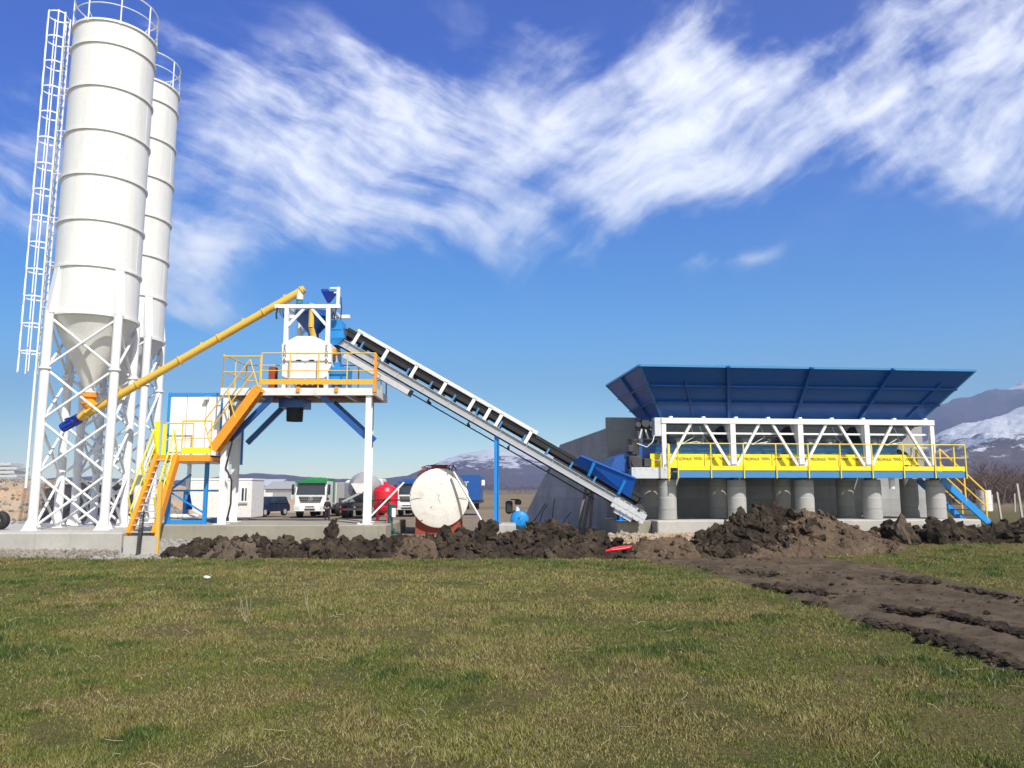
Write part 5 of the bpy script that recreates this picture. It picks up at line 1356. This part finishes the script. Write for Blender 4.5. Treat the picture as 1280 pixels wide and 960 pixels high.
for rr_,dens in zip(RUTS,(1100,420,560)):
    P=[G(u,v) for u,v in rr_]
    for k in range(dens):
        i=rq.integers(0,len(P)-1); t_=rq.random(); p=P[i].lerp(P[i+1],t_)
        side=rq.choice([-1,1],p=[.35,.65]); q=Vector((p.x+rq.normal(0,.10)+.0,p.y+side*.30+rq.normal(0,.17),0))
        clump=float(vn(np.array([q.x*1.6]),np.array([q.y*1.6]),5)[0])
        if clump<.42: continue
        r=.010+.055*rq.random()**3.0*(clump+.4)
        a.blob((q.x,q.y,float(site_h(np.array([q.x]),np.array([q.y]))[0])+.05+r*.1),r,1,.9,(1.3,1,.7),int(rq.integers(1e6)),True)
for k in range(700):
    x=rq.uniform(2,17); y=rq.uniform(7,22)
    if polyd(np.array([x]),np.array([y]))[0]<-.15: continue
    r=.012+.04*rq.random()**3; a.blob((x,y,float(site_h(np.array([x]),np.array([y]))[0])+.02),r,1,.8,(1.2,1,.7),int(rq.integers(1e6)),True)
tag(a.build('track_clods',M['mud'],None,False),'small dark clods scattered along the ruts of the muddy track','mud clods',kind='stuff')
# gravel at the foot of the silo pad
def gravel(name,x0,x1,y0,y1,n,r0,r1,label,mt,seed,hf=None):
    rs_=np.random.default_rng(seed); iv,if_=ICO[1]; if_=np.array(if_); tv=[];tf=[];o2=0
    for k in range(n):
        x=x0+rs_.random()*(x1-x0); y=y0+rs_.random()**.8*(y1-y0); r=r0+(r1-r0)*rs_.random()**2
        s=rs_.random(3)*.8+.5; w=iv*s*(1+.35*(rs_.random((len(iv),1))-.5))*r; tv.append(w+np.array([x,y,(float(hf(np.array([x]),np.array([y]))[0]) if hf else float(site_h(np.array([x]),np.array([y]))[0])+.10*max(0,(y-y0)/(y1-y0)))+r*.2])); tf.append(if_+o2); o2+=len(iv)
    me=npmesh(name,np.concatenate(tv)-np.array([x0,y0,0]),np.concatenate(tf),False); me.materials.append(mt); o=bpy.data.objects.new(name,me); C.objects.link(o); o.location=(x0,y0,0); tag(o,label,'gravel',kind='stuff')
gravel('gravel',XU(120,695,22.2),XU(235,695,22.2),21.9,23.7,2600,.015,.06,'grey gravel below the yellow stairs between the two foundations',M['gravel'],3)
gravel('gravel',-20,XU(140,700,22.2),22.05,22.62,2600,.012,.08,'strip of pale rubble along the foot of the silo foundation',M['rubblegrey'],5)
gravel('gravel',XU(1150,665,24.4),XU(1290,665,24.4),24.3,25.5,1800,.015,.06,'grey gravel around the foot of the light blue stairs',M['gravel'],7)
gravel('gravel',XU(762,665,24),XU(900,665,24),23.3,24.7,1800,.015,.07,'brownish gravel in front of the left end of the bin slab',M['rubble'],9)

# ------------------------------------------------------------------ dirt bank behind the silos
def patch(name,x0,x1,y0,y1,fn,mt,res=.25):
    xs=np.arange(x0,x1,res); ys=np.arange(y0,y1,res); XX,YY=np.meshgrid(xs,ys); Z=fn(XX,YY)
    v=np.stack([XX,YY,Z],-1).reshape(-1,3); ny,nx=XX.shape; idx=np.arange(nx*ny).reshape(ny,nx)
    q=np.stack([idx[:-1,:-1],idx[:-1,1:],idx[1:,1:],idx[1:,:-1]],-1).reshape(-1,4); me=npmesh(name,v,q); me.materials.append(mt)
    o=bpy.data.objects.new(name,me); C.objects.link(o); return tag(o,kind='structure')
def bank(x,y):
    h=2.45*ss(31.5,39.5,y+1.0*fbm(x*.2,y*.2,2,3))*(1-ss(-21.5,-14,x+.25*(y-38)+1.2*fbm(x*.3,y*.3,2,8)))
    return site_h(x,y)-.2+h+.34*fbm(x*.8,y*.8,6,90,.62)*np.clip(h,0.2,1)
patch('dirt_bank',-70,-10,31,75,bank,M['rubble'],.18)
gravel('rocks',-30,-17,32,40.5,1800,.02,.13,'loose stones scattered over the dirt bank behind the silos',M['rubblegrey'],15,bank)
def rub(x,y):
    c=2.0*np.exp(-((x+18.6)/2.6)**2-((y-36)/2.6)**2)+.9*np.exp(-((x+15.6)/1.3)**2-((y-35)/1.3)**2)
    return site_h(x,y)-.25+c+.45*fbm(x*1.5,y*1.5,5,97,.65)*np.clip(c,0.1,1)
patch('rubble_mound',-25,-11,30,42,rub,M['rubblegrey'],.12)
gravel('rocks',-22.5,-13,33,39,900,.03,.2,'grey rubble stones piled behind the silo legs',M['rubblegrey'],17,rub)
def lowb(x,y):
    c=1.5*np.exp(-((x+23)/9)**2-((y-80)/6.0)**2)
    return site_h(x,y)-.3+c+.2*fbm(x*.6,y*.6,4,99)*np.clip(c,0.2,1)
patch('distant_dirt_bank',-45,-14.5,68,95,lowb,M['rubble'],.5)

# ================================================================== MOUNTAINS
def mountain(name,prof_,Y,depth,u0,u1,mt,amp,seed,nu=420,nv=90,foot=.0):
    pu=np.array([p[0] for p in prof_],float); pv=np.array([p[1] for p in prof_],float)
    U=np.linspace(u0,u1,nu); T_=np.linspace(0,1.6,nv)
    UU,TT=np.meshgrid(U,T_)
    vv=np.interp(UU,pu,pv); ys=(480-vv)/FPX; top=EYE+(SP+ys*CP)/(CP-ys*SP)*Y
    K=(UU-640)/FPX
    s=np.where(TT<=1,TT,2-TT)
    yy=Y-depth+depth*TT; xx=K*yy
    shape=np.clip(s,0,1)**1.15
    rid=1-2*np.abs(fbm(xx*seed_s/1.0,yy*seed_s*.45,5,seed,.55))
    H_=top*shape+amp*(rid-.6)*np.sin(np.pi*np.clip(s,0,1))**.8+amp*.35*fbm(xx*seed_s*5,yy*seed_s*3,4,seed+5)*s
    H_=np.where(s<=0.001,-20,H_)
    v=np.stack([xx,yy,H_-6*(1-s)],-1).reshape(-1,3); idx=np.arange(nu*nv).reshape(nv,nu)
    q=np.stack([idx[:-1,:-1],idx[:-1,1:],idx[1:,1:],idx[1:,:-1]],-1).reshape(-1,4); me=npmesh(name,v,q); me.materials.append(mt)
    o=bpy.data.objects.new(name,me); C.objects.link(o); return tag(o,kind='structure')
def rock(name,base,base2,snow_lo,snow_hi,nscale,thr,soft=.06,snow=(.80,.82,.86)):
    m,t,b=newmat(name); co=t('ShaderNodeTexCoord').outputs['Object']; z=t('ShaderNodeSeparateXYZ',{0:co}).outputs[2]
    n=t.noise(co,nscale,7,.65,.4); nb_=t.noise(co,nscale*6,6,.75)
    mp=t('ShaderNodeMapping',{'Vector':co,'Rotation':(0,0,R(20)),'Scale':(1,.3,2.2)}).outputs[0]
    ns=t.noise(mp,nscale*2.2,8,.72,1.0)
    c=t.mix(t.ramp(n,.35,.65),base,base2); c=t.mix(t.math('MULTIPLY',t.ramp(nb_,.4,.7),.5),c,tuple(x*.55 for x in base))
    alt=t.math('MULTIPLY',t.ramp(z,snow_lo,snow_hi,smooth=False),.42)
    f=t.math('ADD',t.math('ADD',t.math('MULTIPLY',ns,.75),t.math('MULTIPLY',nb_,.25)),alt)
    f=t.ramp(f,thr,thr+soft); c=t.mix(f,c,snow)
    t.l.new(c,b.inputs['Base Color']); b.inputs['Roughness'].default_value=.95; b.inputs['Specular IOR Level'].default_value=.1
    t.l.new(t('ShaderNodeBump',{'Height':nb_,'Strength':.8,'Distance':12}).outputs[0],b.inputs['Normal'])
    return m
M['m_right_back']=rock('purple_bare_mountain',(.085,.058,.095),(.115,.085,.115),350,700,.0022,.88)
M['m_right']=rock('snowy_hillside',(.10,.065,.06),(.14,.095,.085),-20,330,.006,.68,.05)
M['m_mid']=rock('far_snowy_mountain',(.10,.075,.10),(.13,.10,.12),20,260,.004,.66,.08)
seed_s=1/700.
mountain('mountain_ridge',[(980,560),(1060,548),(1120,530),(1165,515),(1180,505),(1200,497),(1220,494),(1240,487),(1260,486),(1280,478),(1340,462),(1440,452),(1600,470),(1800,520),(2000,590)],5200,2600,960,2000,M['m_right_back'],110,3)
seed_s=1/420.
mountain('snowy_hill',[(1080,600),(1130,570),(1165,548),(1185,537),(1210,530),(1240,521),(1262,517),(1280,511),(1330,498),(1430,490),(1600,520),(1800,560),(2000,595)],3300,1900,1080,2000,M['m_right'],70,11)
seed_s=1/520.
mountain('far_mountain',[(180,604),(240,599),(280,595),(320,591),(360,594),(420,599),(470,600),(510,594),(535,583),(560,572),(585,565),(610,561),(640,562),(670,567),(700,571),(760,568),(850,566),(950,575),(1050,590),(1150,600)],4300,1900,170,1160,M['m_mid'],22,29)
mountain('far_hills',[(-700,600),(-400,585),(-200,592),(0,600),(120,596),(200,600),(260,604)],4600,1500,-700,265,M['m_mid'],25,37)

# ================================================================== TREES
def bare_tree(h,seed,label):
    rs=random.Random(seed); root=empty('bare_tree',(0,0,0),label,'tree','bare trees at the right')
    tr=MB(); br=MB()
    def grow(mb,p,d,l,r,lev):
        q=p+d*l; mb.cone(p,q,r,r*.62,5 if lev else 7,False)
        if lev>=4: return
        for k in range(3 if lev<3 else 4):
            dd=(d+Vector((rs.uniform(-.75,.75),rs.uniform(-.75,.75),rs.uniform(-.1,.55)))).normalized()
            grow(br,p+d*l*rs.uniform(.55,1),dd,l*rs.uniform(.55,.8),r*.55,lev+1)
    for s in range(rs.randint(1,3)):
        grow(tr,Vector((rs.uniform(-.2,.2),rs.uniform(-.2,.2),-.2)),Vector((rs.uniform(-.2,.2),rs.uniform(-.2,.2),1)).normalized(),h*.34,.04*h/3,0)
    tr.build('trunk',M['bark'],root,False); br.build('crown',M['bark'],root,False)
    return root
protos=[bare_tree(4.4,s,'bare leafless purple brown tree in the thicket below the snowy hill') for s in (1,2,3)]
used=set()
rs=random.Random(21)
spots=[]
for k in range(46):
    Y=rs.uniform(84,112); u=rs.uniform(1188,1310) if k<40 else rs.uniform(1168,1200); spots.append((XU(u,610,Y),Y,rs.uniform(.75,1.35)*(1.25 if u>1215 else .8)))
for k,(x,y,s) in enumerate(spots):
    o=protos[k%3]
    if k>=3: o=copy_tree(o)
    o.location=(x,y,gz(x,y)); o.scale=(s*1.5,s*1.5,s); o.rotation_euler=(0,0,rs.uniform(0,6.28))
# far hedge/woodland line
def woods(name,u0,u1,Y,h,n,mt,label,seed):
    rg=np.random.default_rng(seed); x0,x1=XU(u0,610,Y),XU(u1,610,Y)
    cx=x0+rg.random(n)*(x1-x0); cy=Y+rg.random(n)*18; hh=h*(.55+.6*vn(cx*.18,cx*0,seed))*(.7+.4*vn(cx*.9,cx*0,seed+2))
    z=rg.random(n)**.8*hh; s=.16+.2*rg.random(n); ang=rg.random(n)*6.28; tl=rg.random(n)*1.6-.3
    g=site_h(cx,cy)
    V=np.empty((n,3,3)); V[:,0]=np.stack([cx-s*.12,cy,g+z],-1); V[:,1]=np.stack([cx+s*.12,cy,g+z],-1); V[:,2]=np.stack([cx+np.cos(ang)*s*1.5,cy+np.sin(ang)*s,g+z+s*2*np.abs(tl)],-1)
    me=npmesh(name,V.reshape(-1,3),np.arange(n*3).reshape(-1,3),False); me.materials.append(mt); o=bpy.data.objects.new(name,me); C.objects.link(o); tag(o,label,'woodland',kind='stuff')
M['brush']=earth('bare_brushwood',(.085,.06,.055),(.12,.085,.07),(.06,.045,.045),.6,.0)
woods('brushwood',1176,1340,95,4.3,26000,M['brush'],'bare purple brown brushwood below the snowy hill on the right',4)
woods('far_tree_line',560,760,330,4.5,9000,M['brush'],'thin dark line of far trees at the foot of the middle mountain',6)
woods('far_tree_line',1180,1700,260,7,20000,M['brush'],'far dark tree belt behind the right hand thicket',16)
woods('far_tree_line',-300,200,300,6,9000,M['brush'],'far dark tree belt at the left horizon',18)

# ================================================================== SKY, SUN, HAZE, CAMERA
sc=bpy.context.scene
SE,SA=R(47),R(30)
sv=Vector((math.cos(SE)*math.sin(SA),-math.cos(SE)*math.cos(SA),math.sin(SE)))
sl=bpy.data.lights.new('sun','SUN'); sl.energy=4.2; sl.angle=R(.53); sl.color=(1,.965,.91)
so=bpy.data.objects.new('sun',sl); C.objects.link(so); so.rotation_euler=sv.to_track_quat('Z','Y').to_euler(); so.location=(0,0,50)
wd=bpy.data.worlds.new('World'); sc.world=wd; wd.use_nodes=True; t=NT(wd.node_tree); bg=t.n['Background']
sky=t('ShaderNodeTexSky',sky_type='NISHITA'); sky.sun_disc=False; sky.sun_elevation=SE; sky.sun_rotation=R(180)-SA; sky.air_density=1.0; sky.dust_density=.1; sky.ozone_density=4.0; sky.altitude=300
d_=t('ShaderNodeTexCoord').outputs['Generated']
nrm=t('ShaderNodeVectorMath',{0:d_},operation='NORMALIZE').outputs[0]
xyz=t('ShaderNodeSeparateXYZ',{0:nrm}); dx,dy,dz=xyz.outputs
ay=t.math('MAXIMUM',t.math('ABSOLUTE',dy),.05)
sx_=t.math('DIVIDE',dx,ay); sz_=t.math('DIVIDE',dz,ay)     # tangent coordinates on the sky, straight ahead = 0
pv=t('ShaderNodeCombineXYZ',{0:sx_,1:sz_,2:0.0}).outputs[0]
w1=t.noise(pv,3.0,3,.5,out=1); w2=t.noise(pv,9,3,.55,out=1)
def off(v_,k): return t('ShaderNodeVectorMath',{0:t('ShaderNodeVectorMath',{0:v_,1:(.5,.5,.5)},operation='SUBTRACT').outputs[0],3:k},operation='SCALE').outputs[0]
pw=t('ShaderNodeVectorMath',{0:t('ShaderNodeVectorMath',{0:pv,1:off(w1,.13)},operation='ADD').outputs[0],1:off(w2,.022)},operation='ADD').outputs[0]
px3=t('ShaderNodeSeparateXYZ',{0:pw}); qx,qz,_=px3.outputs
def tan_(u,v): yc,zc=ray(v); return (u-640)/FPX/yc, zc/yc
CL=[ # u, v, half-length px, half-width px, tilt deg (ccw in picture), strength
 (300,165,130,85,-12,.85),(420,190,150,85,-20,.9),(520,250,150,55,-18,.9),(600,170,130,80,-15,.75),(650,275,80,30,-30,.6),(270,80,110,22,-32,.6),(480,95,120,34,-28,.6),(360,260,120,40,-18,.6),(560,110,90,40,-20,.5),
 (740,150,130,85,30,.8),(790,240,80,55,25,.75),(830,70,90,55,60,.55),(880,140,130,85,25,.85),(940,200,110,50,12,.8),(1010,90,150,75,20,.75),
 (1130,120,130,85,15,.85),(1230,80,130,95,20,.85),(1200,200,110,45,10,.75),(1290,190,60,60,10,.7),(1120,20,160,40,10,.5),
 (5,240,110,60,0,1.1),(60,130,90,25,0,.35),(270,302,80,34,6,.9),(870,335,48,15,15,.75),(950,325,30,10,10,.4),(240,385,60,18,0,.7),(245,345,70,26,0,.55),(1420,60,160,130,10,.8),(690,60,100,25,-20,.4)]
tot=None
for u,v,a_,b_,ang,st in CL:
    cx_,cz_=tan_(u,v); la_,lb_=a_/FPX*1.08,b_/FPX*1.08; c_,s_=math.cos(R(ang)),math.sin(R(ang))
    ex=t.math('SUBTRACT',qx,cx_); ez=t.math('SUBTRACT',qz,cz_)
    p_=t.math('ADD',t.math('MULTIPLY',ex,c_/la_),t.math('MULTIPLY',ez,s_/la_)); q_=t.math('ADD',t.math('MULTIPLY',ex,-s_/lb_),t.math('MULTIPLY',ez,c_/lb_))
    r2=t.math('ADD',t.math('MULTIPLY',p_,p_),t.math('MULTIPLY',q_,q_))
    gsn=t.math('MULTIPLY',t.math('EXPONENT',t.math('MULTIPLY',r2,-1.0)),st)
    tot=gsn if tot is None else t.math('ADD',tot,gsn)
tot=t.math('MINIMUM',tot,1.15)
# streaky cirrus texture
mp1=t('ShaderNodeMapping',{'Vector':pw,'Rotation':(0,0,R(-27)),'Scale':(1/2.4,1/10,1)},vector_type='TEXTURE').outputs[0]
mp2=t('ShaderNodeMapping',{'Vector':pw,'Rotation':(0,0,R(38)),'Scale':(1/2.4,1/9,1)},vector_type='TEXTURE').outputs[0]
f1=t.noise(mp1,1.5,9,.60,.15); f2=t.noise(mp2,1.4,9,.60,.15); f3=t.noise(pw,5.5,10,.60,.1)
wmix=t.ramp(sx_,-.12,.14)
fs=t.math('ADD',t.math('MULTIPLY',f1,t.math('SUBTRACT',1.0,wmix)),t.math('MULTIPLY',f2,wmix)); fs=t.math('ADD',t.math('MULTIPLY',fs,.55),t.math('MULTIPLY',f3,.45))
cov=t.ramp(t.math('ADD',t.math('MULTIPLY',tot,.46),t.math('MULTIPLY',t.math('SUBTRACT',fs,.5),3.5)),.0,1.02,smooth=True)
cov=t.math('MULTIPLY',cov,t.math('MINIMUM',t.math('MULTIPLY',tot,2.2),1.0))
cov=t.math('MULTIPLY',cov,.93)
skc=t('ShaderNodeHueSaturation',{'Saturation':1.36,'Value':1.28,'Color':sky.outputs[0]}).outputs[0]
rp=t('ShaderNodeValToRGB',{0:t.math('DIVIDE',sz_,1.0,clamp=True)}); cr=rp.color_ramp
for k_,(ps,c_) in enumerate(((0,(1.45,1.46,1.5)),(.073,(1.42,1.44,1.3)),(.16,(.86,1.22,1.18)),(.275,(.37,.92,1.08)),(.42,(.28,.70,1.08)),(.62,(.19,.50,1.08)))):
    e_=cr.elements[k_] if k_<2 else cr.elements.new(ps)
    e_.position=ps; e_.color=(*[q/2 for q in c_],1)
skc=t('ShaderNodeVectorMath',{0:t('ShaderNodeVectorMath',{0:skc,1:rp.outputs[0]},operation='MULTIPLY').outputs[0],3:2.0},operation='SCALE').outputs[0]
# the half of the sky round the sun is paler and warmer than the half away from it
sd=t('ShaderNodeVectorMath',{0:nrm,1:tuple(sv)},operation='DOT_PRODUCT').outputs['Value']
wt=t.ramp(sd,-.15,.75); bwn=t('ShaderNodeRGBToBW',{0:skc}).outputs[0]
pale=t('ShaderNodeVectorMath',{0:(1.02,1.0,.97),3:t.math('MULTIPLY',bwn,1.25)},operation='SCALE').outputs[0]
skc=t.mix(t.math('MULTIPLY',wt,.85),skc,pale)
CLOUD=10.5
bright=t('ShaderNodeVectorMath',{0:(CLOUD*.98,CLOUD*1.0,CLOUD*1.04),3:1.0},operation='SCALE').outputs[0]
col=t.mix(cov,skc,bright)
t.l.new(col,bg.inputs['Color']); bg.inputs['Strength'].default_value=.10
# haze
hz=MB(); hz.box(-5200,5200,-300,7000,-30,1000); ho=hz.build('haze',[]if False else M['white'],None); ho.data.materials.clear()
hm=bpy.data.materials.new('thin_haze'); hm.use_nodes=True; ht=NT(hm.node_tree); ht.n.remove(ht.n['Principled BSDF'])
pvn=ht('ShaderNodeVolumePrincipled',{'Color':(.52,.68,1,1),'Density':HAZE,'Anisotropy':.2}); ht.l.new(pvn.outputs[0],ht.n['Material Output'].inputs['Volume'])
ho.data.materials.append(hm); tag(ho,'thin blue haze in the air over the whole valley','haze',kind='stuff')
cam=bpy.data.cameras.new('camera'); cam.lens=FPX/1280*36; cam.sensor_width=36; cam.clip_end=20000; cam.clip_start=.1
co_=bpy.data.objects.new('camera',cam); C.objects.link(co_); co_.location=(0,0,EYE); co_.rotation_euler=(R(90)+PITCH,0,0); sc.camera=co_
sc.view_settings.view_transform='Standard'; sc.view_settings.look='None'; sc.view_settings.gamma=1; sc.view_settings.use_curve_mapping=False; sc.view_settings.exposure=.48
sc.cycles.max_bounces=4; sc.cycles.volume_bounces=0; sc.cycles.use_denoising=True
